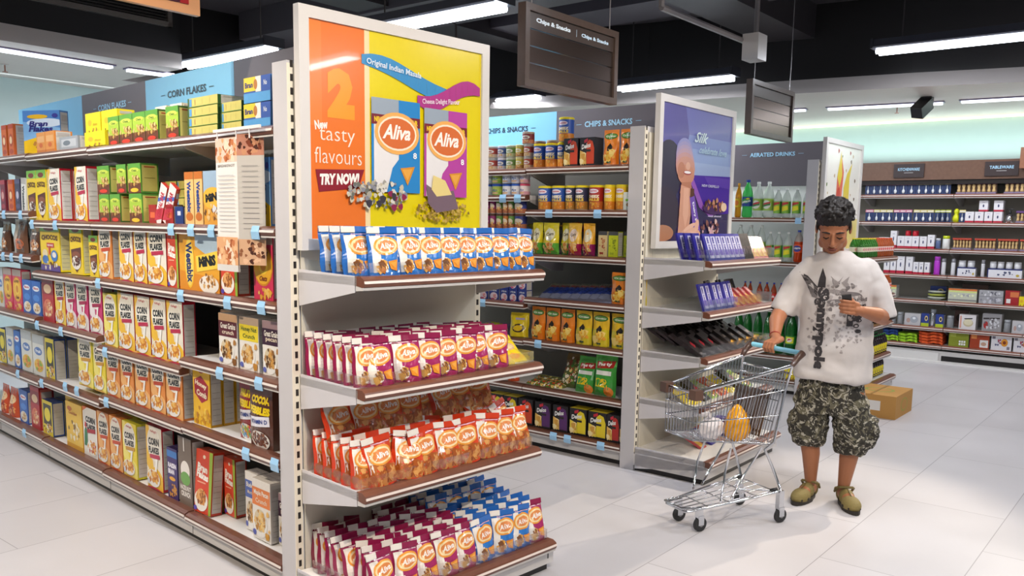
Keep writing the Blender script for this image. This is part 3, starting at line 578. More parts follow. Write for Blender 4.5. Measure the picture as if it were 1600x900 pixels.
carton('ylb', 'yellow and black chocolate cereal box', .14, .26, .07, '#e8d42a', [('r', .1, .3, .9, .9, '#3a3226'), ('e', .5, .6, .3, .2, '#e8d42a'), ('s', .5, .2, .4, .14, 24, .013, ['#efe6d4', '#4a2a18', '#d89a3a'])], edge='#24407c', sidecol='#b4b0a6')
carton('redc', 'red cereal box', .15, .28, .09, '#b02a30', [('r', 0, .6, 1, .9, '#8c1c24'), ('e', .5, .72, .34, .1, '#e8c8a0'), ('e', .5, .3, .4, .2, '#d87a5a'), ('s', .5, .28, .35, .16, 30, .012, ['#e8b070', '#c0503a', '#f0d8b0'])], edge='#a01c26', sidecol='#c46a5a', top='#c43a3a')
carton('musl', 'golden muesli box with blossoms', .26, .28, .07, '#ecc244', [('r', 0, 0, 1, .1, '#d8a02c'), ('e', .25, .86, .14, .05, '#c86a24'), ('t', 'Golden', .45, .78, .5, .07, '#a8501c', {'shear': .3}), ('s', .5, .4, .36, .2, 16, .018, ['#f4ead0', '#8a6a2c', '#e8d8a8'])], edge='#e0a838', top='#f0c860')
carton('roost', 'white corn flakes box with green rooster', .23, .29, .07, '#ece8e0', [('p', [(0, .9), (.35, 1), (0, 1)], '#d86a2c'), ('t', 'CORN', .55, .76, .7, .13, BK, {'bold': .06}), ('t', 'FLAKES', .55, .62, .7, .11, BK, {'bold': .06}), ('p', [(.05, .2), (.3, .2), (.32, .5), (.2, .62), (.1, .5)], '#2f7a4a'), ('p', [(.12, .6), (.26, .56), (.24, .68), (.16, .7)], '#c82a2c'), ('p', [(.3, .56), (.9, .6), (.9, .52), (.3, .48)], '#a8182c'), ('e', .62, .2, .36, .16, '#f6f2ea'), ('s', .62, .22, .3, .12, 34, .012, ['#d88a2c', '#e8a83c', '#c0401f'])], edge='#d07a2c', top='#e0762c')
carton('silv', 'silver wrapped snack pack', .2, .07, .12, '#a8acb2', [('r', .1, .2, .9, .8, '#c8ccd2'), ('e', .4, .5, .2, .2, '#7a828c')], edge='#8a9098', mt='foil', name='snack_pack')

# ---- pouches and bags
def bag(key, desc, w, h, d, colf, els, name='snack_bag', seal=None, mt='foil', both=True, taper=.0, bottomflat=True, seed=1, nu=12, nv=14):
    rnd = random.Random(seed); ph = [rnd.random()*6 for _ in range(6)]
    def prof(v):
        if v > .92: return .02
        up = max(0.0, 1-max(0.0, (v-.35)/.57))**.75
        return max(.02, (1 if bottomflat else min(v/.2, 1)**.6)*up)
    def pt(u, v, k, sgn=-1):
        v = min(max(v, 0.0), 1.0)
        a = max(-1, min(1, 2*u-1)); T = d/2*prof(v)*max(0.0, 1-abs(a)**3.2)**.6
        wob = .0035*math.sin(9*u+ph[0])*math.sin(7*v+ph[1])+.002*math.sin(17*u+ph[2]+9*v)
        ww = w/2*(1-taper*v)*(1-.05*math.sin(PI*min(v/.9, 1)) if not bottomflat else 1)
        fold = .0
        return (a*ww+.002*math.sin(11*v+ph[3]), d/2+sgn*(T+(wob if T > .004 else wob*.2)+k), h*v)
    b = MB()
    for sgn in (-1, 1):
        for i in range(nu):
            for j in range(nv):
                q = [pt((i+a)/nu, (j+c)/nv, 0, sgn) for a, c in ((0, 0), (1, 0), (1, 1), (0, 1))]
                if sgn > 0: q = q[::-1]
                b.poly(q, colf((i+.5)/nu if sgn < 0 else 1, (j+.5)/nv))
    b.poly([pt(i/nu, 0, 0, -1) for i in range(nu, -1, -1)]+[pt(i/nu, 0, 0, 1) for i in range(nu+1)], colf(1, 0))
    b.print(els, lambda u, v, k: pt(u, v, k, -1), w, h, sub=(10, 8), k=.0005)
    parts = [(name, b.mesh(name, mt))]
    if seal:
        s_ = MB()
        for i in range(nu):
            c = seal((i+.5)/nu)
            u0, u1 = i/nu, (i+1)/nu
            p0 = pt(u0, .97, .004); p1 = pt(u1, .97, .004)
            q = [(p0[0], p0[1]-.002, p0[2]-.01), (p1[0], p1[1]-.002, p1[2]-.01), (p1[0], p1[1]-.001, h*1.04), (p0[0], p0[1]-.001, h*1.04)]
            s_.poly(q, c); s_.poly([(x, y+.006, z) for x, y, z in q[::-1]], c)
            s_.poly([q[3], q[2], (q[2][0], q[2][1]+.006, q[2][2]), (q[3][0], q[3][1]+.006, q[3][2])], c)
        parts.append(('top_seal', s_.mesh('top_seal', mt)))
    kind(key, name, 'bag', desc, w, h, d, parts)
def cracker(key, desc, c1, c2, dark, white='#eee6dc', win=False, seed=1):
    def colf(u, v):
        if v < .04 or u < .1: return dark
        if win: return white if u < .16+.3*v and v > .3 else c1
        return white if u < .46-.1*math.sin(v*3) else c1
    els = [('p', [(.0, .86), (1, .86), (1, .9), (0, .9)], dark), ('r', .3, .868, .95, .89, '#e8b8c8'), ('e', .55, .64, .42, .2, '#e89a3a', .15), ('e', .55, .64, .36, .16, '#f4d9a4', .15), ('e', .55, .64, .29, .12, '#e08a4c', .15),
           ('t', 'Aliva', .55, .64, .5, .12, '#fbf6ee', {'bold': .03, 'shear': .3, 'rot': 8}),
           ('e', .34, .2, .2, .12, '#f3ece2'), ('s', .34, .2, .14, .08, 9, .016, ['#b06a2a', '#7a4a24', '#d8a048']), ('p', [(.55, .3), (.85, .34), (.8, .1), (.6, .14)], '#e8902c'), ('p', [(.6, .27), (.8, .3), (.76, .15)], '#f0aa4a'), ('t', '8', .9, .42, .07, .05, '#ffffff')]
    if win: els = [('p', [(.1, .04), (.95, .04), (.95, .4), (.1, .5)], '#b5652a'), ('s', .5, .22, .42, .17, 26, .018, ['#c9803c', '#a8541c', '#d89a54', '#8e4418'])]+els[:6]
    bag(key, desc, .138, .175, .055, colf, els, seal=lambda u: white if u < .45 else dark, seed=seed)
cracker('alB', 'blue and white cracker bag', '#2f78c8', '#4a9ae0', '#2a66b4'); cracker('alM', 'magenta and white cracker bag', '#a82862', '#c83a80', '#8e1c48', seed=2)
cracker('alO', 'orange and white cracker bag', '#d8451c', '#e86a30', '#d03c18', win=True, seed=3); cracker('alR', 'dark maroon cracker bag', '#6e1c34', '#8e2c48', '#7c1838', seed=4)
bag('alY', 'yellow cracker bag', .14, .17, .05, lambda u, v: '#ecd01e', [('e', .5, .6, .36, .18, '#e8b48c'), ('e', .5, .6, .3, .13, '#f2d9a8'), ('e', .5, .2, .2, .1, '#e8a03c')], seal=lambda u: '#f0dc3c', seed=5)
def chips(key, desc, c1, c2, c3, word=None, tc='#5a4a30', w=.14, h=.21, d=.07, seed=1, mid=None, bottomflat=False):
    els = [('e', .5, .62, .32, .2, mid or '#e8e4c8')]+([('t', word, .5, .64, .46, .1, tc, {'bold': .04, 'rot': 6})] if word else [])+[('s', .5, .22, .36, .12, 14, .02, [c3, '#e8b86a', '#f0d090'])]
    bag(key, desc, w, h, d, lambda u, v: c1 if v > .38 else c2, els, seed=seed, bottomflat=bottomflat)
chips('chG', 'yellow and green chip bag', '#e0cf2c', '#5aa83a', '#d8843a', 'Corn'); chips('chP', 'pink and yellow chip bag', '#e8b83c', '#a82450', '#e8843a', 'Corn', seed=3, mid='#f0d8c8'); chips('chM', 'orange and purple chip bag', '#f0b02c', '#8e1c5a', '#e8643a', seed=4)
def pouch(key, desc, c1, c2, seed, w=.13, h=.22):
    bag(key, desc, w, h, .06, lambda u, v: c1 if v > .5 else c2, [('r', .0, .92, 1, .99, c1), ('e', .5, .82, .44, .09, '#2f5a2c'), ('e', .5, .82, .4, .07, '#6a9a4a'), ('t', 'Cornitos', .5, .82, .62, .05, '#eef0e0', {'bold': .04}), ('p', [(.35, .5), (.5, .62), (.66, .52), (.62, .4), (.4, .4)], '#2a2420'), ('s', .5, .28, .4, .1, 8, .026, ['#f2c24a', '#e8a02c', '#f6d878']), ('r', .35, .06, .65, .11, '#3a5a2c')], seed=seed)
pouch('torO', 'orange tortilla chip pouch', '#e8862a', '#e07a1c', 6); pouch('torY', 'yellow tortilla chip pouch', '#ecc02c', '#d8c42c', 7)
bag('twG', "green snack bag with yellow number twelve", .15, .28, .08, lambda u, v: '#3f9a3c' if v < .75 else '#55b04a', [('p', [(.1, .8), (.95, .85), (.9, .68), (.15, .64)], '#a8261f'), ('t', 'Party', .5, .745, .62, .1, '#f4e8e0', {'bold': .05, 'rot': 4}), ('r', .15, .5, .85, .6, '#e8e8e0'), ('t', '12', .45, .32, .56, .2, '#f2d01c', {'bold': .1}), ('e', .75, .12, .2, .12, '#e8862c')], seed=8, bottomflat=False)
bag('twR', 'red and purple snack bag with number twelve', .15, .28, .08, lambda u, v: '#4a2a8c' if v < .35 else '#a02422', [('t', 'Party', .5, .72, .7, .1, '#f4e8e0', {'bold': .05}), ('r', .15, .5, .85, .6, '#e8e8e0'), ('t', '12', .45, .38, .56, .2, '#f2d01c', {'bold': .1}), ('e', .7, .14, .24, .1, '#e89a2c')], seed=9, bottomflat=False)
bag('gold', 'gold and brown snack bag', .15, .25, .07, lambda u, v: '#6e5424' if v > .5 else '#4f5a24', [('s', .5, .5, .45, .4, 60, .014, ['#e8c87a', '#8a3a1c', '#f4ead0', '#4a7a2c'])], seed=10, bottomflat=False)
bag('clr', 'clear bag of mixed coloured snacks', .17, .2, .06, lambda u, v: '#6a6c3c', [('s', .5, .5, .46, .45, 110, .012, ['#c83a24', '#e8d87a', '#3f7a2c', '#f2ecd8', '#d88a2c'])], seed=11, bottomflat=False)
bag('navy', 'shiny blue foil bag lying flat', .13, .22, .035, lambda u, v: ('#3a54b8' if v > .3 else '#a8b0d0') if v < .7 else '#8a8878', [('r', .1, .45, .9, .62, '#2a4aa8'), ('r', .1, .75, .9, .82, '#a83a3c'), ('r', .88, .1, .98, .9, '#c0c83c')], seed=12, mt='mirror_foil')  # pale lower part paints the foil's bright highlight into the colour
bag('brn', 'brown foil coffee-style cereal bag', .16, .2, .06, lambda u, v: '#5a3c2c' if v < .75 else '#8c7458', [('e', .5, .3, .36, .18, '#c07a48'), ('s', .5, .3, .3, .15, 30, .012, ['#d8a06a', '#8a4a2c', '#efe0cc']), ('r', .3, .62, .7, .68, '#e8e0d8')], seed=13)
KINDS['brn']['desc'] = 'dark brown cereal bag'
bag('wbg', 'brown bag with white flap of cereal', .17, .22, .06, lambda u, v: '#b8a898' if u < .4 else '#6a4a38', [('e', .6, .28, .3, .16, '#c8683c'), ('e', .5, .55, .06, .04, '#222222')], seed=14)
KINDS['wbg']['desc'] = 'brown and white cereal bag'
bag('org', 'orange red snack bag', .15, .2, .06, lambda u, v: '#c8502c', [('e', .5, .6, .36, .16, '#e8c898'), ('s', .5, .25, .4, .15, 24, .014, ['#e8a060', '#a83a24'])], seed=15)
bag('gnb', 'pale green snack bag', .14, .2, .06, lambda u, v: '#9ab85a', [('e', .5, .6, .36, .16, '#e0d8b0'), ('s', .5, .25, .4, .15, 24, .014, ['#c86a3a', '#e8d880'])], seed=16)
bag('yfl', 'yellow snack bag with round badge', .13, .2, .06, lambda u, v: '#e6cc20', [('e', .5, .35, .34, .18, '#4a3420'), ('e', .5, .35, .24, .12, '#e8c020'), ('r', .3, .7, .8, .78, '#b8a8c8')], seed=17)
bag('lil', 'yellow and lilac snack bag lying flat', .14, .2, .05, lambda u, v: '#c9c42a' if u < .6 else '#9a7ab0', [('s', .5, .5, .4, .4, 20, .02, ['#e6dc4a', '#8ab040', '#b090c8'])], seed=18)

# ---- boxes with a shaped front (dip and cracker packs)
def dip(key, desc, col, acc):
    w, h, d = .16, .18, .1; b = MB()
    b.box((-w/2, 0, 0), (w/2, d, h), {'*': '#1f1a1c', 't': acc if col == '#ecd321' else '#1f1a1c'})
    b.print([('p', [(.45, .08), (.96, .08), (.96, .62), (.84, .86), (.62, .92), (.45, .8)], col), ('p', [(.02, .1), (.45, .06), (.42, .45), (.02, .55)], '#e6b95a' if col != '#ecd321' else '#f0d848'), ('s', .22, .28, .18, .15, 8, .02, ['#f0cf7a', '#d8a040', '#fbe6a8']), ('p', [(.28, .9), (.52, .97), (.54, .86), (.3, .8)], '#c8283a'), ('t', 'Delos', .42, .7, .62, .17, '#f2f2ee', {'bold': .04, 'rot': 8, 'shear': .2}), ('r', .34, .5, .74, .58, '#2a2420')], flat(-w/2, w/2, 0, h, 0), w, h)
    kind(key, 'snack_box', 'box', desc, w, h, d, [('snack_box', b.mesh('snack_box', 'card'))])
dip('dzR', 'black and red cracker box', '#d8481f', '#d8481f'); dip('dzY', 'black and yellow cracker box', '#ecd321', '#e8d02c'); dip('dzP', 'black and purple cracker box', '#5a2a6a', '#5a2a6a'); dip('dzG', 'black and green cracker box', '#6ab83a', '#6ab83a'); dip('dzK', 'black and red dip box', '#b8281f', '#b8281f')
# ---- cans, tubs, canisters
def wrap(r, z0, z1, a0=-1.25, a1=1.25):
    return lambda u, v, k: ((r+k)*math.sin(a0+(a1-a0)*u), r-(r+k)*math.cos(a0+(a1-a0)*u), z0+(z1-z0)*v)
def can(key, desc, r, h, body, band, lid, els, name='snack_can'):
    b = MB(); b.lathe([(r*.95, 0, '#b8b4ae'), (r, .004, band), (r, h*.35, body), (r, h-.012, body), (r*.97, h-.008, body)], body, 28, (0, r, 0)); b.print(els, wrap(r*1.005, .004, h-.01), 2.5*r, h, sub=(14, 1), k=.0003)
    l = MB(); l.lathe([(r*1.02, h-.012), (r*1.03, h), (r*.94, h+.003), (r*.92, h+.001)], lid, 20, (0, r, 0))
    kind(key, name, 'can', desc, 2*r, h, 2*r, [(name, b.mesh(name, 'card')), ('lid', l.mesh('lid', 'plastic'))])
def cst(key, desc, body, band, lid='#e8d42a'):
    can(key, desc, .05, .155, body, band, lid, [('e', .5, .82, .3, .1, '#e8e0f0'), ('t', 'PLANTERS', .5, .82, .46, .06, '#c8304a', {'bold': .04}), ('t', 'CHEEZ', .5, .58, .7, .13, '#f4ead0', {'bold': .06}), ('t', 'BALLS', .5, .44, .7, .13, '#f4d24a', {'bold': .06}), ('s', .5, .18, .4, .13, 18, .009, ['#f0a02c', '#e8b84a', '#d8801c'])])
cst('caB', 'blue and orange canister with yellow lid', '#2f58b0', '#e08a2c'); cst('caR', 'red canister with yellow lid', '#a82420', '#c86a2c'); cst('caY', 'yellow canister with yellow lid', '#ecc024', '#e08a2c'); cst('caD', 'dark blue canister with yellow lid', '#3a3c5a', '#b8823c')
for k_, nm, bc, bd, lc in (('cnR', 'small red snack can', '#b84a3a', '#d8c0a0', '#b0aca6'), ('cnB', 'small blue snack can', '#4a62a8', '#c8c4d8', '#d8d4e0'), ('cnG', 'small green snack can', '#7aa05a', '#c8d0a0', '#c0c4b0'), ('cnY', 'small yellow snack can', '#d8c84a', '#b07a3a', '#d8cf8a'), ('cnD', 'small dark red snack can', '#8c2c34', '#c87a5a', '#b8a89a')):
    can(k_, nm, .04, .078, bc, bd, lc, [('e', .5, .62, .34, .2, '#e8e4dc'), ('t', 'nuts', .5, .62, .4, .2, bc, {'bold': .04}), ('s', .5, .2, .4, .14, 12, .006, ['#c88a4a', '#e8c890'])])
for k_, nm, bc, bd in (('tbB', 'white and blue cheese tub', '#e0e4ec', '#c8d0e4'), ('tbG', 'green and blue cheese tub', '#b8cf5a', '#8ab03c'), ('tbP', 'white and pink cheese tub', '#e8dce0', '#d8a0b0')):
    can(k_, nm, .045, .075, bc, bd, '#2f5ab8' if k_ != 'tbP' else '#c84a6a', [('t', 'dip', .5, .5, .5, .3, '#3a5aa0', {'bold': .03, 'shear': .2}), ('e', .5, .2, .3, .1, '#d8b088')], name='cheese_tub')
for k_, nm, bc in (('jrP', 'purple lidded snack jar', '#a03a7a'), ('jrG', 'green labelled snack jar', '#6a9a4a'), ('jrO', 'orange labelled snack jar', '#c87a3a'), ('jrB', 'blue labelled snack jar', '#3f4a94')):
    can(k_, nm, .04, .1, bc, '#b06a4a', '#5a3c34', [('e', .5, .55, .36, .24, '#e8d8c0'), ('s', .5, .3, .4, .2, 14, .007, ['#d87a3a', '#e8b860'])], name='snack_jar')
carton('juiC', 'cream snack carton with dark cap', .06, .16, .06, '#e0c890', [('r', 0, .85, 1, 1, '#4a4a4c'), ('s', .5, .4, .36, .34, 14, .008, ['#a83a2c', '#c88a5a'])], edge='#c8b078', name='snack_carton')
carton('juiG', 'yellow green snack carton with dark cap', .065, .16, .06, '#c9d42c', [('r', 0, .85, 1, 1, '#4a4a4c'), ('s', .5, .4, .4, .34, 14, .008, ['#a8b82c', '#8a9a20'])], edge='#a8b420', name='snack_carton')
carton('whp', 'white snack pack with green label', .13, .11, .07, '#dfe4da', [('r', .15, .5, .85, .62, '#7ac03a'), ('e', .5, .3, .3, .14, '#b08a5a'), ('t', 'crisps', .5, .75, .4, .08, '#7a8a7a')], edge='#cfd4ca', name='snack_pack')
carton('blk', 'small blue snack box', .07, .09, .07, '#2f3f90', [('e', .5, .4, .4, .3, '#e8d8e4'), ('s', .5, .35, .3, .2, 10, .007, ['#c8507a', '#e8a0a0']), ('t', 'rice', .5, .85, .6, .14, '#e8eef8', {'bold': .03})], edge='#27347c', name='snack_box')
bag('grp', 'green bag of yellow snack sticks', .16, .18, .06, lambda u, v: '#2f7a2c' if v > .45 else '#c8a020', [('s', .5, .3, .45, .25, 24, .02, ['#ecc82c', '#d8a81c', '#f4dc5a'])], seed=21, bottomflat=False)

def wrap2(c, r, z0, z1, a0=-1.25, a1=1.25):
    return lambda u, v, k: ((r+k)*math.sin(a0+(a1-a0)*u), c-(r+k)*math.cos(a0+(a1-a0)*u), z0+(z1-z0)*v)
# ---- soda bottles
def bottle(key, desc, r, h, liquid, lab, cap, els, body2=None, fill=.7, name='soda_bottle', cat='bottle', lz=(.3, .55)):
    b = MB(); t = body2 or liquid
    b.lathe([(r*.75, 0, liquid), (r*.98, h*.03, liquid), (r, h*.1, liquid), (r*.93, h*.27, liquid), (r, h*.32, liquid), (r, h*.56, liquid if fill > .6 else t), (r*.97, h*.64, t), (r*.7, h*.78, t), (r*.36, h*.88, t), (r*.3, h*.95, t)], liquid, 18, (0, r, 0))
    parts = [(name, b.mesh(name, 'soda_plastic' if t == liquid or True else 'plastic', smooth=True))]
    l = MB(); z0, z1 = lz[0]*h, lz[1]*h; l.lathe([(r*1.012, z0), (r*1.012, z1)], lab, 28, (0, r, 0)); l.print(els, wrap2(r, r*1.018, z0, z1), 2.5*r, z1-z0, sub=(14, 1), k=.0003); parts.append(('bottle_label', l.mesh('bottle_label', 'card')))
    c = MB(); c.lathe([(r*.36, h*.94), (r*.36, h), (r*.3, h*1.004)], cap, 12, (0, r, 0)); parts.append(('bottle_cap', c.mesh('bottle_cap', 'plastic')))
    kind(key, name, cat, desc, 2*r, h, 2*r, parts)
bottle('spr', 'tall green lemon soda bottle with blue cap', .055, .35, '#4fd06a', '#24489c', '#1f3f9c', [('p', [(.05, .5), (.5, .85), (.95, .6), (.6, .3)], '#3fa84a'), ('t', 'Lemon', .5, .52, .8, .3, '#f4f8f4', {'bold': .05, 'rot': 10}), ('e', .7, .8, .14, .1, '#e8dc3c')])
bottle('yls', 'yellow orange soda bottle', .045, .32, '#e8a82c', '#f0d02c', '#e8a82c', [('e', .5, .5, .3, .3, '#e8842c')])
bottle('lim', 'clear lemon drink bottle with green label', .058, .33, '#e6efea', '#a8cf5a', '#e8ece8', [('e', .5, .5, .34, .36, '#e8efe0'), ('p', [(.2, .6), (.8, .75), (.8, .55), (.2, .4)], '#c83a3c'), ('p', [(.2, .45), (.8, .6), (.8, .45), (.2, .3)], '#3a8a4a'), ('r', .0, 0, .15, 1, '#4fae3a')], lz=(.2, .53))
bottle('lim2', 'clear bottle with yellow flashed green label', .052, .27, '#e6efea', '#4f9a34', '#e8ece8', [('r', .1, 0, .9, 1, '#8ac44a'), ('p', [(.15, .6), (.85, .8), (.85, .95), (.15, .9)], '#c83a3c'), ('p', [(.2, .15), (.85, .3), (.8, .65), (.2, .55)], '#f0e42c')], lz=(.15, .55))
bottle('orn', 'orange soda bottle with blue mark', .05, .29, '#e8501c', '#f0602c', '#2f4aa8', [('e', .5, .5, .36, .4, '#3a3f94'), ('t', 'orange', .5, .5, .6, .3, '#f4f0e8', {'bold': .04})], body2='#c8c0b8')
bottle('col', 'dark cola bottle with blue cap', .035, .22, '#b8502c', '#c8281f', '#2c3f9a', [('t', 'cola', .5, .5, .6, .4, '#f4f0e8', {'bold': .04})])
bottle('grb', 'large green soda bottle with yellow label', .06, .4, '#1f7a2f', '#2f8a34', '#2f7a34', [('p', [(.2, .1), (.8, .15), (.85, .85), (.25, .9)], '#e8e43c'), ('e', .52, .5, .2, .24, '#f4f4ec'), ('p', [(.35, .4), (.7, .6), (.5, .7)], '#c83a2c')], lz=(.25, .45))

# ---- chocolate bars
def slab(key, desc, w, h, d, base, els): carton(key, desc, w, h, d, base, els, edge=base, sidecol=base, name='chocolate_bar', cat='chocolate bar', side_els=[], mt='foil')
slab('chB', 'purple chocolate bar', .075, .17, .014, '#2f2a8c', [('p', [(.35, .1), (1, .1), (1, .9), (.35, .9)], '#c8c4e0'), ('t', 'Dairy Milk', .64, .6, 1.3, .14, '#2a2080', {'bold': .05, 'rot': 90}), ('r', .4, .2, .9, .4, '#7a5ac0')])
slab('chK', 'black dark chocolate bar', .075, .17, .014, '#2a2022', [('r', .2, .2, .8, .5, '#4a3a3a')])
slab('chR', 'red and yellow chocolate bar', .075, .16, .014, '#b84a4c', [('p', [(.1, .1), (.9, .1), (.6, .7), (.2, .6)], '#e8b848'), ('r', .1, .7, .9, .9, '#e0948c')])
slab('chY', 'black chocolate pack with yellow stripe', .1, .2, .03, '#2c2624', [('p', [(.1, .2), (.9, .3), (.9, .42), (.1, .32)], '#e8a82c'), ('t', 'DARK', .5, .65, .6, .14, '#c8b8a8', {'bold': .04})])
slab('chRd', 'black chocolate pack with red flash', .1, .2, .03, '#262022', [('p', [(.5, .4), (.95, .5), (.9, .7), (.5, .6)], '#c82a3a'), ('r', .1, .1, .5, .2, '#8a8488')])
carton('toff', 'long orange tipped sachet leaning over', .05, .2, .02, '#e8dcd8', [('p', [(0, 0), (1, .2), (1, .5), (0, .3)], '#c83a4a'), ('p', [(0, .5), (1, .7), (1, .8), (0, .6)], '#4a6ab8'), ('t', 'CEREAL BAR', .5, .5, 2.6, .13, '#b8283a', {'bold': .04, 'rot': 90})], edge='#c8382c', sidecol='#d8583c', name='cereal_bar_box')
KINDS['toff']['desc'] = 'white and red cereal bar box leaning over'
carton('dkr', 'small dark red cereal bar box', .06, .09, .05, '#a8281f', [('r', .2, .3, .8, .6, '#e86a3c')], edge='#8c1c1a', name='cereal_bar_box'); carton('dbl', 'small dark blue cereal bar box', .06, .08, .05, '#243a7a', [('r', .3, .5, .7, .75, '#d8d8e8')], edge='#1c2c60', name='cereal_bar_box')

# ================================================================== STOCKING THE CEREAL GONDOLA
W_ = lambda n: f'on the {n} cereal shelf'
tw = dict(tilt=0)
# top shelf
z = 1.905
aisle(G1, z+.01, W_('top'), [('sora', 3, 24, 2), ('orc', 58, 86, 2, {'sz': .9}), ('silv', 92, 124, 1), ('yel', 128, 170, 1, {'sz': .75})], .04)
put('branB', G1, 'a', along(G1, 'y', 66, .1, 2.0), .1, z+.012, W_('top'), rz=.5, sx=1.35, sz=.95)
aisle(G1, z+.085, W_('top')+' stacked above', [('yel', 134, 158, 1), ('yel', 159, 184, 1)], .05)
aisle(G1, z, W_('top'), [('grn', 170, 187), ('grn', 187.5, 208), ('grn', 208, 228), ('grn', 228, 248), ('grn', 260, 280)], .04)
for px, n, w0 in ((316, 4, 'left'), (361, 3, 'right')):
    for k_ in range(n): aisle(G1, z+.042*k_, f'in the {w0} flat stack, top cereal shelf', [('grnL', px-25 if n == 4 else px-16, px+27 if n == 4 else px+17)], .05)
for k_ in range(3):
    for px in (195, 225, 258): aisle(G1, z+.042*k_, W_('top')+' behind uprights', [('grnL', px-16, px+16)], .2)
aisle(G1, z+.127, W_('top')+' above the flat boxes', [('wht', 243, 261), ('wht', 266, 285)], .2)
aisle(G1, z, W_('top'), [('blf', 381, 424)], .04); aisle(G1, z+.103, W_('top')+' stacked on its twin', [('blf', 381, 424)], .04)
# second
z = 1.515; w2 = W_('second')
aisle(G1, 1.57, w2, [('sred', 0, 12), ('sora', 12, 25), ('snav', 25, 33)], .04)
aisle(G1, z, w2, [('wwhite', 33, 43, 1, {'roll': .08}), ('choc', 45, 75, 2), ('cfW', 78, 97, 1, {'rows': 2}), ('cfW', 120, 138, 1, {'rows': 2})], .04)
for a, c in ((156, 172), (173, 189), (203, 223)):
    aisle(G1, z, w2, [('grn' if a < 200 else 'grn2', a, c)], .04)
for a, c in ((153, 172), (183, 198), (201, 221)):
    aisle(G1, z+.148, w2+' upper row', [('grn' if a < 200 else 'grn2', a, c)], .04)
for k_ in range(5):
    for a, c in ((224, 250), (250, 276), (276, 300)): aisle(G1, z+.042*k_, 'in the dark stack on second cereal shelf', [('grnL', a, c)], .17)
aisle(G1, z, w2, [('dkr', 233, 245, 1), ('toff', 240, 252, 1, {'roll': .45}), ('toff', 253, 264, 1, {'roll': .5}), ('dkr', 258, 272), ('dbl', 273, 288), ('wspine', 290, 304), ('wspine', 305, 318), ('miniV', 319, 352), ('branB', 393, 424)], .04)
# third
z = 1.215; w3 = W_('third')
aisle(G1, 1.3, w3, [('brn', 0, 11), ('wbg', 14, 42), ('brn', 43, 63)], .05)
aisle(G1, z, w3, [('chocK', 65, 96), ('choc', 111, 131, 1, {'sz': .93}), ('choc', 141, 155, 1, {'sz': .75}), ('cfO', 156, 177, 1, {'sz': .98}), ('cfW', 188, 210, 1), ('cfW', 211, 231, 1), ('cfW', 232, 262, 1), ('bran', 263, 280, 1, {'sz': .95})], .04)
aisle(G1, z, w3, [('mini', 281, 345), ('bran', 346, 372, 1, {'sz': .92}), ('honey', 397, 428)], .04)
# fourth
w4 = W_('fourth')
aisle(G1, .92, w4, [('whtc', 0, 7), ('honey', 8, 21), ('honey', 22, 36), ('blue', 37, 66, 2, {'sz': .85})], .05)
aisle(G1, .9, w4, [('redc', 68, 86, 1, {'sz': 1.0}), ('cfY', 88, 104), ('cfP', 105, 121), ('cfP', 122, 140), ('cfP', 142, 162)], .04)
aisle(G1, .85, w4, [('cfL', 164, 185, 1, {'sz': .95}), ('cfW', 187, 212), ('cfW', 213, 237), ('cfW', 238, 262), ('cfW', 263, 288)], .04)
aisle(G1, .9, w4, [('gg', 326, 340, 1, {'dp': .12}), ('gg', 343, 373, 1, {'rows': 2}), ('ggY', 375, 406, 1, {'rows': 2}), ('ggP', 411, 440)], .05)
# fifth
w5 = W_('fifth')
aisle(G1, .53, w5, [('ylb', 0, 11, 1, {'sz': .9}), ('whtc', 12, 23, 1, {'sz': .95}), ('blue', 24, 34, 1), ('whtc', 35, 52), ('whtc', 53, 71, 1, {'sz': .97}), ('ylb', 73, 87, 1, {'rows': 3})], .05)
aisle(G1, .575, w5, [('cfL', 124, 147), ('cfL', 148, 167), ('cfO', 168, 189, 1, {'sz': .95}), ('cfO', 190, 211, 1, {'sz': .95}), ('cfO', 213, 236, 1, {'sz': .95}), ('cfO', 237, 260, 1, {'sz': .95}), ('cfO', 261, 287, 1, {'sz': .95})], .04)
aisle(G1, .58, w5, [('honc', 300, 327, 1, {'dp': .06, 'rows': 3}), ('fruity', 366, 394, 1, {'dp': .08}), ('cocoa', 392, 428)], .05)
# bottom
w6 = W_('bottom')
aisle(G1, .16, w6, [('org', 0, 10), ('org', 12, 24), ('blue', 32, 45, 1, {'sz': .9}), ('redc', 50, 64, 1), ('ylb', 68, 84, 1, {'sz': .85, 'rows': 2})], .05)
aisle(G1, .155, w6, [('musl', 105, 131, 1), ('roost', 132, 154), ('cfO', 155, 173), ('cfO', 174, 193), ('cfL', 194, 216, 1), ('cfW', 231, 256, 1, {'sz': 1.1})], .05)
aisle(G1, .15, w6, [('raisin', 263, 279), ('morn', 281, 302, 1), ('bran', 304, 328, 1, {'sz': 1.08, 'tilt': -.08, 'rz': .05}), ('ggB', 371, 386, 1, {'dp': .1}), ('ggO', 389, 418, 1, {'dp': .07, 'rows': 2}), ('ggP', 421, 440, 1, {'dp': .1})], .05)
aisle(G1, .15, w6+' behind', [('bran', 335, 349, 1), ('bran', 355, 366, 1)], .13)
for zz, wh, L in ((.155, w6, ((105, 131, 'musl'), (155, 173, 'cfO'), (174, 193, 'cfO'), (194, 216, 'cfL'), (231, 256, 'cfW'))), (.575, w5, ((168, 189, 'cfO'), (124, 147, 'cfL'))), (.85, w4, ((187, 212, 'cfW'), (238, 262, 'cfW')))):
    for a, c, k_ in L: aisle(G1, zz, wh+' in second row', [(k_, a, c, 1)], .04+.075)
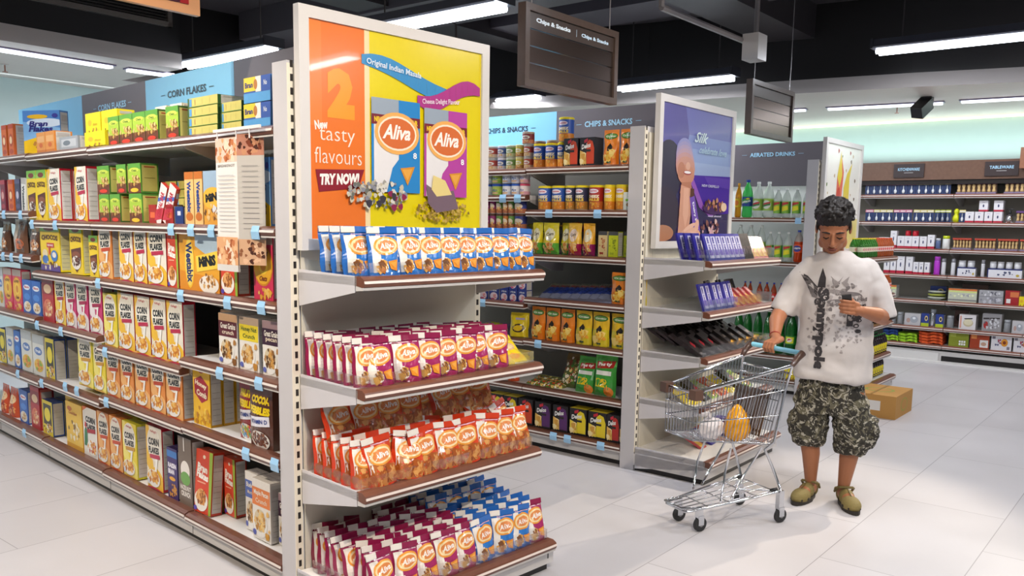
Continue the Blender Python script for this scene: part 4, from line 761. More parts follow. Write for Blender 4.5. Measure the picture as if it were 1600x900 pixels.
# hanging leaflet strip in front of the shelves
b = MB(); yl, yr = along(G1, 'y', 336, -.03, 1.88), along(G1, 'y', 394, -.03, 1.88); ym = along(G1, 'y', 372, -.03, 1.6)
r = empty('hanging_leaflet', G1, (-.03, (yl+yr)/2, 1.33)); cy = (yl+yr)/2
fn1 = lambda u, v, k: (-k, (yl+(ym-yl)*u)-cy, .54*v); fn2 = lambda u, v, k: (.05*u-k, (ym+(yr-ym)*u)-cy, .03+.52*v)
b.box((0, ym-cy, 0), (.002, yl-cy, .54), '#ece6e0')
b.print([('r', 0, .82, 1, 1, '#e8c8b4'), ('s', .5, .91, .5, .08, 40, .014, ['#c8784a', '#a85a30', '#e0a878', '#f0d8c0']), ('t', 'BREAKFAST', .5, .795, .8, .02, '#8a8480')]+[('r', .12, .3+.03*i, .88, .306+.03*i, '#c8c4c4') for i in range(15)]+[('r', 0, .04, 1, .26, '#e0a878'), ('s', .5, .15, .48, .1, 50, .014, ['#c8784a', '#a85a30', '#e8b888', '#f0d8c0']), ('r', 0, 0, 1, .05, '#d8d4d0')], fn1, yl-ym, .54)
b.build('leaflet_panel', 'gloss_print', r)
b = MB(); b.poly([fn2(0, 0, 0), fn2(1, 0, 0), fn2(1, 1, 0), fn2(0, 1, 0)], '#b9b4ae')
b.print([('r', 0, .84, 1, 1, '#b8806a'), ('s', .5, .92, .4, .07, 30, .012, ['#7a3f2c', '#4a2c24', '#c08a68']), ('r', 0, .0, 1, .2, '#c8a080'), ('s', .5, .1, .45, .09, 30, .012, ['#4a2c24', '#8a5a40', '#d8b090'])]+[('r', .2, .28+.04*i, .8, .284+.04*i, '#8a8684') for i in range(13)], fn2, ym-yr, .52); b.build('leaflet_panel', 'gloss_print', r)
b = MB(); b.box((-.004, yr-cy-.06, .565), (.004, yl-cy+.01, .577), '#e6e2df')
for yy in (yl-cy-.02, ym-cy, yr-cy+.02): b.box((-.003, yy-.002, .53), (.001, yy+.002, .57), '#e6e2df')
b.build('hanging_rail', 'satin', r)
tag(r, 'tall folded breakfast leaflet hanging from a rail before the cereal boxes', 'leaflet')

# ================================================================== ENDCAP OF THE CEREAL GONDOLA
rnd = random.Random(11)
def ebag(k_, x, y, z, where, rz=0, tilt=0, roll=0, sx=1, sz=1, desc=None): return put(k_, G1, 'e', x, y, z, where, rz, tilt, roll, sx, sz, desc)
for i, x in enumerate((.165, .29, .385, .48, .575, .665, .755, .845, .925)): ebag('alB', x, -.39, 1.347, 'on the top endcap shelf', rnd.uniform(-.35, -.05), -.16, rnd.uniform(-.07, .05), sx=.9)
for i in range(3): ebag('alB', .10, -.33+i*.07, 1.347, 'left file of the top endcap shelf', -.1, -.12)
ebag('alB', .235, -.33, 1.347, 'behind the front row of the top endcap shelf', -.2, -.1)
for j in range(5):
    for i, x in enumerate((.15, .27, .375, .475, .565, .66, .755)):
        if j and i > 4 and j > 3: continue
        ebag('alM', x, -.385+j*.066+rnd.uniform(-.004, .004), .937, 'on the second endcap shelf, '+('front row' if j == 0 else f'{ORD[j]} row back'), rnd.uniform(-.4, .0), -.12+rnd.uniform(-.07, .05), rnd.uniform(-.07, .07), sx=.88)
for j in range(6): ebag('alM', .095-.004*j, -.36+j*.055, .937, 'left file of the second endcap shelf', -.2, -.08, sx=.7)
for x, y, z, rz, tl, rl in ((.84, -.36, .94, .1, -.75, .1), (.93, -.34, .94, -.2, -.9, -.1), (.86, -.2, .94, .3, -.8, 0), (.94, -.18, .95, .1, -1.0, .2)): ebag('alY', x, y, z, 'lying on right of second endcap shelf', rz, tl, rl)
for j in range(4):
    for i in range(8):
        x = .16+i*.11
        if i > 5 and j: continue
        ebag('alO', x, -.385+j*.07, .552, 'on the third endcap shelf, '+('front row' if j == 0 else f'{ORD[j]} row back'), rnd.uniform(-.4, .1), -.15+rnd.uniform(-.14, .06), rnd.uniform(-.14, .14), sx=.95, sz=1.05)
for j in range(5): ebag('alO', .085, -.36+j*.06, .552, 'left file of the third endcap shelf', -.2, -.1, sx=.75)
for i in range(8): ebag('alO', .12+i*.105, -.2+rnd.uniform(-.015, .015), .68+.005*i, 'raised at back of third endcap shelf', rnd.uniform(-.35, .05), -.3, rnd.uniform(-.1, .1), sz=1.08)
for x, y, z, rz, tl, rl in ((.83, -.3, .66, .4, -.9, .2), (.9, -.2, .62, -.3, -.7, .1), (.95, -.33, .6, .2, -.5, -.2), (.72, -.16, .75, .9, -1.2, 0)): ebag('alO', x, y, z, 'tumbled on right of third endcap shelf', rz, tl, rl)
for j in range(8):
    for i in range(9):
        x = .1+i*.104; y = -.47+j*.057
        k_ = 'alM' if i < 5 and j < 6 else ('alR' if i < 5 else ('alB' if i < 8 or j > 0 else 'alM'))
        if i in (3, 4) and j >= 5: k_ = 'alR'
        if i == 2 and j > 5: continue
        ebag(k_, x+rnd.uniform(-.008, .008), y+rnd.uniform(-.006, .006), .147+(.03 if j > 4 and i > 4 else 0), 'on the endcap base, '+('front row' if j == 0 else f'{ORD[j]} row back'), rnd.uniform(-.4, .1), -.12+rnd.uniform(-.1, .05), rnd.uniform(-.09, .09), sx=.84, sz=1.0)

# ---- posters
def poster(F, x0, x1, z0, z1, y, els, label, fr='#d9d4d0', board='#ffffff', inset=.055):
    r = empty('poster_sign', F, ((x0+x1)/2, y, z0)); w, h = x1-x0, z1-z0
    b = MB(); t = inset*.8
    for a, c in (((-w/2, 0, 0), (w/2, .035, t)), ((-w/2, 0, h-t), (w/2, .035, h)), ((-w/2, 0, t), (-w/2+t, .035, h-t)), ((w/2-t, 0, t), (w/2, .035, h-t))): b.box(a, c, fr)
    b.box((-w/2+t, .02, t), (w/2-t, .035, h-t), '#b8b4b0'); b.build('poster_frame', 'satin', r)
    b = MB(); b.box((-w/2+t, .01, t), (w/2-t, .02, h-t), board); b.print(els, flat(-w/2+t, w/2-t, t, h-t, .01), w-2*t, h-2*t); b.build('poster_print', 'gloss_print', r)
    tag(r, label, 'poster')
def N(x, z): return ((x-.06)/(.985-.06), (z-1.47)/(2.29-1.47))
P = []
def pr(x0, z0, x1, z1, col): a = N(x0, z0); c = N(x1, z1); P.append(('r', a[0], a[1], c[0], c[1], col))
def pp(pts, col): P.append(('p', [N(*q) for q in pts], col))
def pt_(s, x, z, w, h, col, **o): a = N(x, z); P.append(('t', s, a[0], a[1], w/.925, h/.82, col, o))
def pe(x, z, rx, rz, col, rot=0): a = N(x, z); P.append(('e', a[0], a[1], rx/.925, rz/.82, col, rot))
pr(.04, 1.47, .34, 2.29, '#e8762c'); pr(.05, 1.9, .12, 2.29, '#ea8038'); pr(.325, 1.47, .35, 2.29, '#f0d8a8')
pt_('2', .21, 2.03, .13, .19, '#f29a2c', bold=.08); pt_('New', .115, 1.905, .06, .035, '#f6ece4', bold=.04, rot=8)
pt_('tasty', .19, 1.86, .17, .062, '#f6e2d0', bold=-.008); pt_('flavours', .195, 1.79, .225, .06, '#f6e2d0', bold=-.008)
pp([(.085, 1.735), (.32, 1.745), (.29, 1.67), (.1, 1.65)], '#8c2430'); pt_('TRY NOW!', .2, 1.703, .19, .045, '#f6f0ea', bold=.06, shear=.2, rot=3)
def ribbon(xa, xb, za, zb, col, h=.05, amp=.03, n=10):
    for i in range(n):
        t0, t1 = i/n, (i+1)/n; q = lambda t: (xa+(xb-xa)*t, za+(zb-za)*t+amp*math.sin(2*PI*t*.8+.6))
        a, c = q(t0), q(t1); hh = lambda t: h*(1-.5*abs(2*t-1)**3)
        pp([(a[0], a[1]-hh(t0)), (c[0], c[1]-hh(t1)), (c[0], c[1]+hh(t1)), (a[0], a[1]+hh(t0))], col)
P2 = len(P)
ribbon(.31, .8, 2.165, 2.1, '#3f8ec4', .035, .02); ribbon(.6, .97, 2.07, 2.1, '#b03a88', .035, -.035)
pt_('Original Indian Masala', .475, 2.157, .29, .03, '#dceaf6', bold=.02, rot=-5); pt_('Cheese Delight Flavour', .735, 2.052, .22, .028, '#f4d8ea', bold=.02, rot=5)
def packet(x0, x1, z0, z1, c):
    pr(x0, z0, x1, z1, '#e8e4e4'); pr(x0, z0, x0+.012, z1, c); w = x1-x0
    pr(x0, z1-.07, x1, z1, '#9aa6b4'); pr(x0+w*.55, z0, x1, z1, c); pp([(x0+w*.3, z0), (x0+w*.6, z0), (x0+w*.6, z0+.15), (x0+w*.42, z0+.1)], c); pr(x0, z1-.105, x1, z1-.065, '#7a2a34')
    pt_('NEW! MUST TRY FLAVOUR', (x0+x1)/2, z1-.085, w*.9, .022, '#f2c82c', bold=.05)
    pe((x0+x1)/2+.005, z0+.24, w*.46, .085, '#f0b060'); pe((x0+x1)/2+.005, z0+.24, w*.4, .07, '#f6e6cc'); pe((x0+x1)/2+.005, z0+.24, w*.37, .062, '#d8703a'); pt_('Aliva', (x0+x1)/2, z0+.245, w*.58, .06, '#fbf3ea', bold=.03, shear=.3)
    pp([(x1-.11, z0+.1), (x1-.03, z0+.11), (x1-.07, z0+.03)], '#d89030'); pp([(x1-.1, z0+.095), (x1-.045, z0+.1), (x1-.07, z0+.05)], '#eaa84a'); pt_('8', x1-.03, z0+.155, .02, .025, '#ffffff')
packet(.352, .61, 1.66, 2.035, '#2f86c8'); packet(.632, .885, 1.65, 2.02, '#b848a0')
a_ = N(.38, 1.65); P.append(('s', a_[0], a_[1], .17, .07, 110, .011, ['#a8a49a', '#d8d4c8', '#6f7068', '#8a8a94', '#c9c0a8'], 3)); P.append(('s', a_[0]+.05, a_[1]-.03, .12, .04, 10, .016, ['#8c2a50', '#3f3a44'], 4))
a_ = N(.74, 1.59); P.append(('s', a_[0], a_[1], .17, .055, 160, .008, ['#a88a3a', '#c8a850', '#8a702c'], 6))
pp([(.64, 1.7), (.72, 1.66), (.8, 1.68), (.83, 1.6), (.7, 1.58), (.65, 1.62)], '#7a6470'); pp([(.68, 1.74), (.75, 1.72), (.79, 1.66), (.7, 1.65), (.67, 1.68)], '#e8d28a')
pr(.95, 1.49, .965, 1.505, '#5a8a4a')
poster(G1, .02, 1.015, 1.43, 2.335, -.055, P, 'large yellow and orange cracker poster in a pale frame above the endcap', board='#e3cf10')
E3 = [('r', 0, .8, 1, 1, '#6a6cae'), ('r', 0, .7, 1, .8, '#7d88c0'), ('r', 0, .6, 1, .7, '#8c9cca'), ('r', 0, .5, 1, .6, '#9aaad0'), ('r', 0, 0, 1, .5, '#342c54'),
  ('p', [(.0, 1), (.3, 1), (.36, .8), (.3, .62), (.0, .6)], '#5a5496'), ('p', [(0, .62), (.22, .64), (.2, .4), (.24, .2), (.16, 0), (0, 0)], '#2c2436'), ('e', .1, .52, .18, .22, '#342a40'), ('e', .06, .2, .2, .2, '#3a2c3c'), ('e', .05, .06, .14, .06, '#b07a5c'),
  ('p', [(.36, .5), (1, .52), (1, .22), (.7, .2), (.56, .26)], '#47229a'), ('p', [(.36, .5), (.42, .5), (.6, .28), (.8, .21), (.7, .19), (.54, .26)], '#9458b4'), ('p', [(.6, .5), (1, .5), (1, .42), (.66, .44)], '#5a36a8'),
  ('e', .3, .67, .11, .1, '#8e8cbe'), ('e', .3, .645, .115, .1, '#9a8fb8'), ('e', .305, .62, .12, .1, '#a892b0'), ('e', .31, .595, .125, .1, '#b493a4'), ('e', .315, .57, .13, .095, '#bf9090'), ('e', .32, .545, .13, .09, '#c68e7e'), ('e', .33, .5, .115, .075, '#c98a70'), ('e', .26, .53, .05, .06, '#b87a62'), ('e', .35, .565, .03, .03, '#d8a48c'), ('e', .345, .515, .055, .017, '#a04848'), ('e', .345, .518, .047, .01, '#f6efee'),
  ('p', [(.27, .44), (.4, .45), (.42, .36), (.3, .32), (.25, .36)], '#b87a60'), ('p', [(.26, .42), (.39, .4), (.41, .2), (.38, .03), (.24, .03), (.25, .2)], '#d49a80'), ('p', [(.3, .4), (.37, .4), (.38, .2), (.34, .1), (.3, .2)], '#e2ac92'),
  ('p', [(.385, .34), (.45, .36), (.56, .08), (.46, .05)], '#7450b0'), ('p', [(.395, .4), (.445, .4), (.45, .345), (.39, .33)], '#5a3426'), ('t', 'Dairy Milk', .475, .19, .2, .035, '#f0ecf8', {'bold': .04, 'rot': -66}),
  ('e', .42, .05, .14, .055, '#dca88e'), ('e', .4, .105, .085, .02, '#e8b8a2', .3), ('e', .43, .08, .1, .02, '#e2b098', .15), ('e', .44, .05, .1, .02, '#e8b8a2', 0), ('e', .5, .12, .028, .05, '#e6b49c', -.4),
  ('t', 'Silk', .52, .79, .2, .08, '#cfe0e4', {'shear': .5}), ('t', 'celebrate love', .7, .7, .42, .055, '#aac4d8', {'shear': .5}), ('t', 'NEW CRISPELLO', .68, .43, .26, .02, '#c8c0e0', {'bold': .03}),
  ('e', .76, .26, .18, .05, '#4a2a5c'), ('s', .76, .28, .15, .05, 30, .018, ['#7a4430', '#a86a4c', '#4a2820', '#c89070'], 3), ('e', .9, .27, .045, .035, '#e8c8a8'), ('s', .74, .1, .18, .06, 34, .018, ['#c8a0a8', '#6a4040', '#8a5a50', '#d8b8b0'], 8), ('t', 'roast almond', .76, .195, .2, .016, '#d8d0e8'), ('t', 'fruit & nut', .76, .02, .2, .016, '#d8d0e8')]
poster(G2, .06, 1.12, 1.40, 2.33, -.07, E3, 'tall purple chocolate poster with hand holding a bar, above its endcap', board='#4a4480')
E4 = [('s', .5, .5, .5, .5, 26, .02, ['#7a6a58', '#a8403a', '#5a7a3a', '#c8b090'], 2), ('p', [(.3, .05), (.42, .05), (.5, .75), (.42, .9), (.32, .7)], '#e0705a'), ('p', [(.32, .7), (.4, .95), (.46, .72), (.4, .6)], '#e8d04a'), ('p', [(.54, .05), (.7, .05), (.68, .7), (.74, .85), (.6, .74), (.52, .6)], '#e6cf50'), ('e', .38, .5, .05, .1, '#c8483a'), ('e', .6, .4, .05, .12, '#d8b030'), ('r', 0, 0, 1, .25, '#efe08a')]
E4 = E4[:1]+[('r', 0, 0, .3, .12, '#efe08a'), ('r', .7, 0, 1, .3, '#efe08a')]+E4[1:6]
poster(G3, .02, 1.05, 1.30, 2.33, -.055, E4, 'white poster with red and yellow twisted fruit splash, behind the man', board='#f2efe4')

# ---- hanging category signs
def hang(F, x0, x1, z0, z1, y, label, txt):
    w, h = x1-x0, z1-z0; r = empty('hanging_sign', F, ((x0+x1)/2, y, z0)); t = .035
    b = MB()
    for a, c in (((-w/2, 0, 0), (w/2, .05, t)), ((-w/2, 0, h-t), (w/2, .05, h)), ((-w/2, 0, t), (-w/2+t, .05, h-t)), ((w/2-t, 0, t), (w/2, .05, h-t))): b.box(a, c, '#54443c')
    b.build('sign_frame', 'laminate', r)
    hh = (h-2*t)/4
    for i in range(4):
        b = MB(); zz = t+hh*i; b.box((-w/2+t, .012, zz+.003), (w/2-t, .04, zz+hh-.003), '#5e4f48' if i < 3 else '#40342f')
        if i == 3 and txt: b.print([('t', 'Chips & Snacks', .27, .55, .38, .34, '#e4f2ff', {'bold': .05}), ('t', 'Chips & Snacks', .76, .48, .34, .3, '#c8e0f4', {'bold': .05}), ('r', .528, .3, .532, .75, '#c8e0f4')], flat(-w/2+t, w/2-t, zz, zz+hh, .011), w-2*t, hh)
        b.build('sign_slat', 'slat_gloss' if i < 3 else 'satin', r)
    for s in (-1, 1):
        b = MB(); b.tube([(s*w*.42, .02, h), (s*w*.42, .02, HT-z0-.02)], .003, '#8a8688', 5); b.build('hanging_wire', 'satin', r)
    tag(r, label, 'hanging sign')
mat('slat_gloss', .22, metal=.9, noise=.02)
hang(G2, -1.17, -.32, 2.22, 2.62, 0, 'large dark brown hanging chips and snacks sign beside the yellow poster', True)
hang(G2, 1.52, 2.34, 2.22, 2.615, 0, 'smaller dark hanging slatted sign above the aerated drinks header', False)
r = empty('hanging_sign', G2, (-2.72, 1.0, 2.465)); b = MB(); b.box((-.4, 0, 0), (.4, .03, .5), '#e8a878'); b.build('sign_frame', 'satin', r)
b = MB(); b.box((-.34, -.004, .04), (.34, 0, .46), '#4a1c2c'); b.box((.3, -.008, .04), (.34, -.004, .46), '#a81c20'); b.build('sign_print', 'satin', r); tag(r, 'orange framed hanging sign cut off by the top edge, left side', 'hanging sign')

# ================================================================== SNACK GONDOLA
def V_(n, bay): return f'{bay} bay, {n} snack shelf'
def stack(F, z, where, spec, hh, dp=.04):
    aisle(F, z, where, spec, dp); aisle(F, z+hh, where+', upper tier', spec, dp)
stack(G2, 1.905, V_('top', 'left'), [('cnR', 755, 772), ('cnB', 774, 786), ('cnG', 787, 801), ('cnY', 802, 814), ('cnR', 815, 827)], .082)
aisle(G2, 2.071, 'third tier on the top snack shelf', [('cnD', 812, 828)], .04)
aisle(G2, 1.91, V_('top', 'right'), [('caB', 829, 846), ('caB', 847, 866), ('caB', 867, 879), ('dzR', 880, 903), ('dzR', 905, 929), ('torO', 939, 963), ('torO', 965, 988), ('torO', 990, 1003)], .04)
aisle(G2, 2.072, V_('top', 'right')+' stacked', [('caB', 868, 888, 1)], .05)
for px in (838, 858): put('cnD', G2, 'a', along(G2, 'y', px, .15, 2.06), .15, 2.02, 'behind the blue canisters'); 
stack(G2, 1.73, V_('second', 'left'), [('tbB', 753, 764), ('tbG', 765, 779), ('tbB', 781, 794), ('tbB', 795, 808), ('tbP', 809, 819)], .08)
aisle(G2, 1.632, V_('second', 'right'), [('caB', 836, 855), ('caB', 857, 877), ('caD', 879, 893), ('caD', 894, 911), ('caR', 915, 936), ('caY', 939, 955), ('caY', 957, 975), ('whp', 973, 997)], .04)
stack(G2, 1.5, V_('third', 'left'), [('jrP', 752, 762), ('jrP', 763, 771), ('jrG', 772, 782), ('jrO', 783, 791), ('jrG', 792, 799), ('jrB', 800, 816)], .104)
aisle(G2, 1.337, V_('third', 'right'), [('chG', 828, 843), ('chG', 844, 869), ('chG', 870, 882, 1, {'dp': .09}), ('chP', 883, 904), ('chM', 906, 925), ('juiC', 934, 948), ('juiG', 950, 965), ('juiG', 967, 976, 1, {'dp': .1}), ('grp', 979, 1000)], .05)
for px in (840, 895): put('chG' if px < 850 else 'chM', G2, 'a', along(G2, 'y', px, .1, 1.55), .2, 1.545, 'lying across the upright chip bags', rz=1.3, tilt=-1.45, sz=.8)
stack(G2, .99, V_('fourth', 'left'), [('blk', 748, 762), ('blk', 764, 779), ('blk', 781, 794), ('blk', 795, 808), ('blk', 809, 822)], .09)
for i, px in enumerate((851, 867, 883, 899, 914, 930, 944)): put('navy', G2, 'a', along(G2, 'y', px, .06, 1.06), .05, 1.043+.004*i, V_('fourth', 'right'), rz=.1, tilt=-1.15, sz=1.1)
aisle(G2, 1.042, V_('fourth', 'right'), [('torO', 951, 979, 1, {'sz': .9}), ('torY', 992, 1003)], .04)
aisle(G2, .755, V_('fifth', 'left'), [('yfl', 796, 821, 1, {'rz': .3, 'tilt': -.15, 'sz': .85})], .05)
for i, px in enumerate((752, 768, 785)): put('lil', G2, 'a', along(G2, 'y', px, .1, .8), .06, .76, V_('fifth', 'left'), rz=.3*i, tilt=-1.2)
aisle(G2, .757, V_('fifth', 'right'), [('torO', 827, 848), ('torO', 849, 871), ('torO', 872, 894), ('torY', 896, 921), ('torY', 922, 948), ('torY', 951, 983), ('torO', 984, 1000)], .04)
for i, px in enumerate((832, 848, 866)): put('clr', G2, 'a', along(G2, 'y', px, .06, .45), .05, .435, V_('sixth', 'right'), rz=.2*i, tilt=-1.25)
aisle(G2, .432, V_('sixth', 'right'), [('gold', 862, 890, 1, {'tilt': -.35, 'dp': .12}), ('twG', 893, 925, 1, {'tilt': -.2, 'sz': .88}), ('twG', 925, 960, 1, {'tilt': -.05, 'dp': .03}), ('twR', 972, 997, 1)], .05)
aisle(G2, .432, V_('sixth', 'left'), [('org', 752, 765, 1, {'sz': .6}), ('org', 790, 806, 1, {'sz': .6})], .06)
aisle(G2, .145, V_('bottom', 'left'), [('dzP', 748, 760), ('dzY', 763, 785), ('dzY', 786, 808), ('dzR', 809, 832)], .04)
aisle(G2, .142, V_('bottom', 'right'), [('dzP', 835, 860), ('dzP', 863, 887), ('dzY', 889, 916), ('dzY', 918, 947), ('dzK', 949, 965), ('dzG', 967, 991)], .04)
# chocolate endcap
for i in range(7): put('chB', G2, 'e', .12+i*.07, -.42, 1.337, 'in the top chocolate tray', -.1, -.35, 0)
for i in range(3): put('chB', G2, 'e', .1, -.36+.05*i, 1.337, 'behind in the top chocolate tray', -.1, -.3, 0)
for i in range(2): put('chK', G2, 'e', .62+i*.06, -.42, 1.337, 'in the top chocolate tray', -.1, -.35, 0)
for i in range(4): put('chR', G2, 'e', .72+i*.065, -.42, 1.337, 'in the top chocolate tray', -.1, -.5, .1)
for i in range(6): put('chB', G2, 'e', .1+i*.078, -.41+.006*(i % 2), 1.037, 'in the second chocolate tray', .1, -.3, 0)
for i in range(6): put('chK', G2, 'e', .42+i*.08, -.3+.02*(i % 2), 1.037, 'in the second chocolate tray', .2+.15*i, -.35, .1)
for i in range(5): put('chR', G2, 'e', .54+i*.085, -.42, 1.037, 'in the second chocolate tray', .2, -.85, .1)
for j in range(4):
    for i in range(8): put('chY' if i > 3 and j == 0 else 'chRd' if i < 3 and j == 0 else 'chK', G2, 'e', .12+i*.12, -.41+j*.09, .765+j*.025, 'third chocolate shelf, '+('front row' if j == 0 else f'{ORD[j]} row back'), .2, -1.0, 0)
for i in range(5): put('chY', G2, 'e', .6+i*.09, -.12, .9, 'heaped behind on third chocolate shelf', .3, -.5, 0)
for i in range(7): put(('yfl', 'chRd', 'gnb', 'org')[i % 4], G2, 'e', .15+i*.13, -.36, .465, 'on the fourth chocolate endcap shelf', .1, -1.0, 0)
for i in range(5): put(('chR', 'chB', 'org', 'gnb', 'yfl')[i], G2, 'e', .3+i*.14, -.34, .15, 'on the chocolate endcap base', .1, -1.1, 0)

# ================================================================== DRINKS GONDOLA
D_ = lambda n: f'on the {n} drinks shelf'
aisle(G3, 1.622, D_('top'), [('yls', 1145, 1154), ('spr', 1155, 1171), ('lim', 1172, 1187), ('lim', 1188, 1204), ('lim2', 1205, 1217), ('lim2', 1218, 1231), ('lim2', 1234, 1247), ('lim2', 1251, 1262)], .05)
aisle(G3, 1.222, D_('second'), [('lim', 1144, 1158), ('lim', 1160, 1174), ('lim', 1177, 1191), ('lim2', 1192, 1204), ('lim2', 1206, 1218), ('lim2', 1220, 1233), ('orn', 1236, 1251), ('orn', 1252, 1262)], .05)
aisle(G3, .802, D_('third'), [('col', 1157, 1164), ('col', 1165, 1172), ('col', 1179, 1188), ('col', 1190, 1199), ('col', 1201, 1210), ('col', 1212, 1222), ('col', 1224, 1234)], .05)
aisle(G3, .362, D_('fourth'), [('grb', 1142, 1155), ('grb', 1156, 1169), ('grb', 1172, 1185), ('grb', 1188, 1201), ('grb', 1203, 1220), ('grb', 1222, 1240), ('grb', 1241, 1260)], .05)
aisle(G3, .142, D_('bottom'), [('yel', 1225, 1245, 1), ('yel', 1246, 1262)], .05)
bottle('sG', 'small green topped drink bottle', .03, .17, '#4f9a3c', '#efe8c8', '#ecdc2c', [('e', .5, .5, .3, .3, '#e8a0a0')])
bottle('sO', 'small orange drink bottle', .03, .17, '#d8703a', '#f4d8d0', '#e05a2c', [('e', .5, .5, .3, .3, '#e86a6a')])
bottle('sY', 'dark yellow labelled drink bottle', .03, .18, '#3c2c34', '#ecd81c', '#2c8a44', [('s', .5, .4, .4, .3, 6, .01, ['#3a2a30'])], lz=(.06, .5))
for zz, wn, L in ((1.282, 'top', ('sG',)*7+('sO',)*8), (.932, 'second', ('sO',)*15), (.662, 'third', ('sY',)*15), (.362, 'fourth', ('sY',)*15), (.15, 'base', ('sY',)*14)):
    for i, k_ in enumerate(L):
        for j in range(2): put(k_, G3, 'e', .1+i*.064, -.41+j*.07, zz, f'{"front" if j == 0 else "back"} row, {wn} drinks endcap shelf')
# brown carton on the floor
r = empty('cardboard_box', G2, (2.668, -.852, 0))
b = MB(); b.box((0, 0, 0), (.5, .4, .19), '#c28f4c'); b.print([('e', .5, .5, .2, .3, '#a8a04a'), ('e', .5, .5, .16, .24, '#c28f4c')], flat(0, .5, 0, .19, 0)); b.print([('e', .5, .5, .2, .3, '#9aa04a'), ('e', .5, .5, .16, .24, '#c28f4c')], lambda u, v, k: (.5*u, .4*v, .19+k)); b.build('carton', 'cloth', r)
b = MB(); b.box((-.001, .12, .06), (0, .26, .14), '#e2dcd4'); b.build('paper_label', 'satin', r)
b = MB(); b.box((0, .19, .19), (.5, .21, .1912), '#a87c40'); b.build('packing_tape', 'satin', r)
tag(r, 'brown cardboard box on the floor behind the man', 'box')

# ================================================================== KITCHENWARE WALL
def multi(key, name, cat, desc, w, h, d, parts): kind(key, name, cat, desc, w, h, d, [(n, b.mesh(n, m_, sm)) for n, b, m_, sm in parts])
def ucard(key, desc, head, tool):
    b = MB(); b.box((-.055, .01, 0), (.055, .014, .14), '#30406a'); b.print([('r', 0, .78, 1, 1, head), ('r', .1, .84, .9, .92, '#e8e8e8')], flat(-.055, .055, 0, .14, .0095), .11, .14)
    t = MB(); t.tube([(0, 0, .1), (0, 0, .05)], .006, tool, 6); t.ball((0, 0, .035), (.022, .006, .026), tool, 8, 5)
    multi(key, 'kitchen_utensil', 'kitchen utensil', desc, .11, .14, .02, [('kitchen_utensil', b, 'card', False), ('utensil_tool', t, 'plastic', True)])
ucard('ucY', 'small white kitchen tool on yellow topped card', '#e8d890', '#e8ecf0'); ucard('ucP', 'small white kitchen tool on pink topped card', '#e08aa0', '#e8ecf0'); ucard('ucG', 'small grey kitchen tool on lime topped card', '#c8d04a', '#aab0b8')
def mills(key, desc, n, w, head='#6a4a80'):
    b = MB(); b.box((-w/2, 0, 0), (w/2, .06, .02), '#8a7a94'); b.box((-w/2, .05, .02), (w/2, .055, .12), '#8a6a5a'); b.box((-w/2, 0, .11), (w/2, .06, .13), head)
    L = [('mill_pack', b, 'card', False)]
    for i in range(n):
        t = MB(); x = -w/2+w*(i+.5)/n; r_ = min(.018, w/n*.42); t.lathe([(r_, 0), (r_*.9, .02), (r_*.6, .045), (r_*.9, .06), (r_, .07), (r_*.7, .085), (r_*.3, .09)], '#d8b880', 10, (x, .025, .02)); L.append(('wooden_mill', t, 'plastic', True))
    multi(key, 'mill_pack', 'pepper mill pack', desc, w, .13, .06, L)
mills('ml2', 'boxed pair of pale wooden mills', 2, .09); mills('ml6', 'clear pack of six wooden topped spice jars', 6, .24, '#c04a3a')
def rw(key, desc, w, h, d, band='#c02440', nm='kitchenware_box', extra=()): carton(key, desc, w, h, d, '#eceaee', [('r', 0, 0, 1, .16, band), ('e', .5, .52, .09, .14, '#3a4068'), ('r', .3, .8, .7, .84, '#b8b4c0')]+list(extra), edge='#e2dfe4', sidecol='#e2dfe4', name=nm, side_els=[('r', 0, 0, 1, .16, band)])
rw('rw', 'small white kitchenware box with red base', .12, .12, .1); rw('rwT', 'tall white kitchenware box with red base', .08, .2, .08); rw('rwM', 'white picture box with red base', .11, .14, .09)
b = MB(); b.lathe([(.035, 0), (.05, .02), (.052, .05), (.035, .08), (.025, .09), (.036, .11), (.036, .13), (.02, .15), (.0, .155)], '#d8dc1c', 16, (0, .05, 0)); kind('pear', 'kitchen_timer', 'kitchen timer', 'bright yellow pear shaped kitchen timer', .1, .155, .1, [('kitchen_timer', b.mesh('kitchen_timer', 'plastic', True))])
b = MB(); b.lathe([(.06, 0), (.065, .03), (.05, .08), (.02, .1)], '#c8ccd0', 16, (0, .06, 0)); t = MB(); t.lathe([(.02, .1), (.025, .12), (.0, .15)], '#26262a', 10, (0, .06, 0)); t.tube([(-.05, .06, .08), (-.06, .06, .15), (.06, .06, .15), (.05, .06, .08)], .007, '#26262a', 6)
multi('kett', 'kettle', 'kettle', 'small steel kettle with black handle', .13, .16, .12, [('kettle', b, 'chrome', True), ('kettle_handle', t, 'plastic', True)])
def jar(key, nm, desc, r, h, body, lid, mt='plastic', cat='jar'):
    b = MB(); b.lathe([(r*.9, 0), (r, .01), (r, h*.75), (r*.9, h*.8)], body, 14, (0, r, 0)); t = MB(); t.lathe([(r*.95, h*.79), (r*.95, h), (r*.8, h*1.01)], lid, 14, (0, r, 0)); multi(key, nm, cat, desc, 2*r, h, 2*r, [(nm, b, mt, True), ('lid', t, 'plastic', True)])
jar('jG', 'storage_jar', 'white storage jar with lime lid', .055, .15, '#e8e8e4', '#c8d820'); jar('jS', 'storage_jar', 'small blue and white jar', .035, .12, '#5a6a94', '#c8ccd4'); jar('jR', 'storage_jar', 'small round red tin', .045, .06, '#c82030', '#d83040')
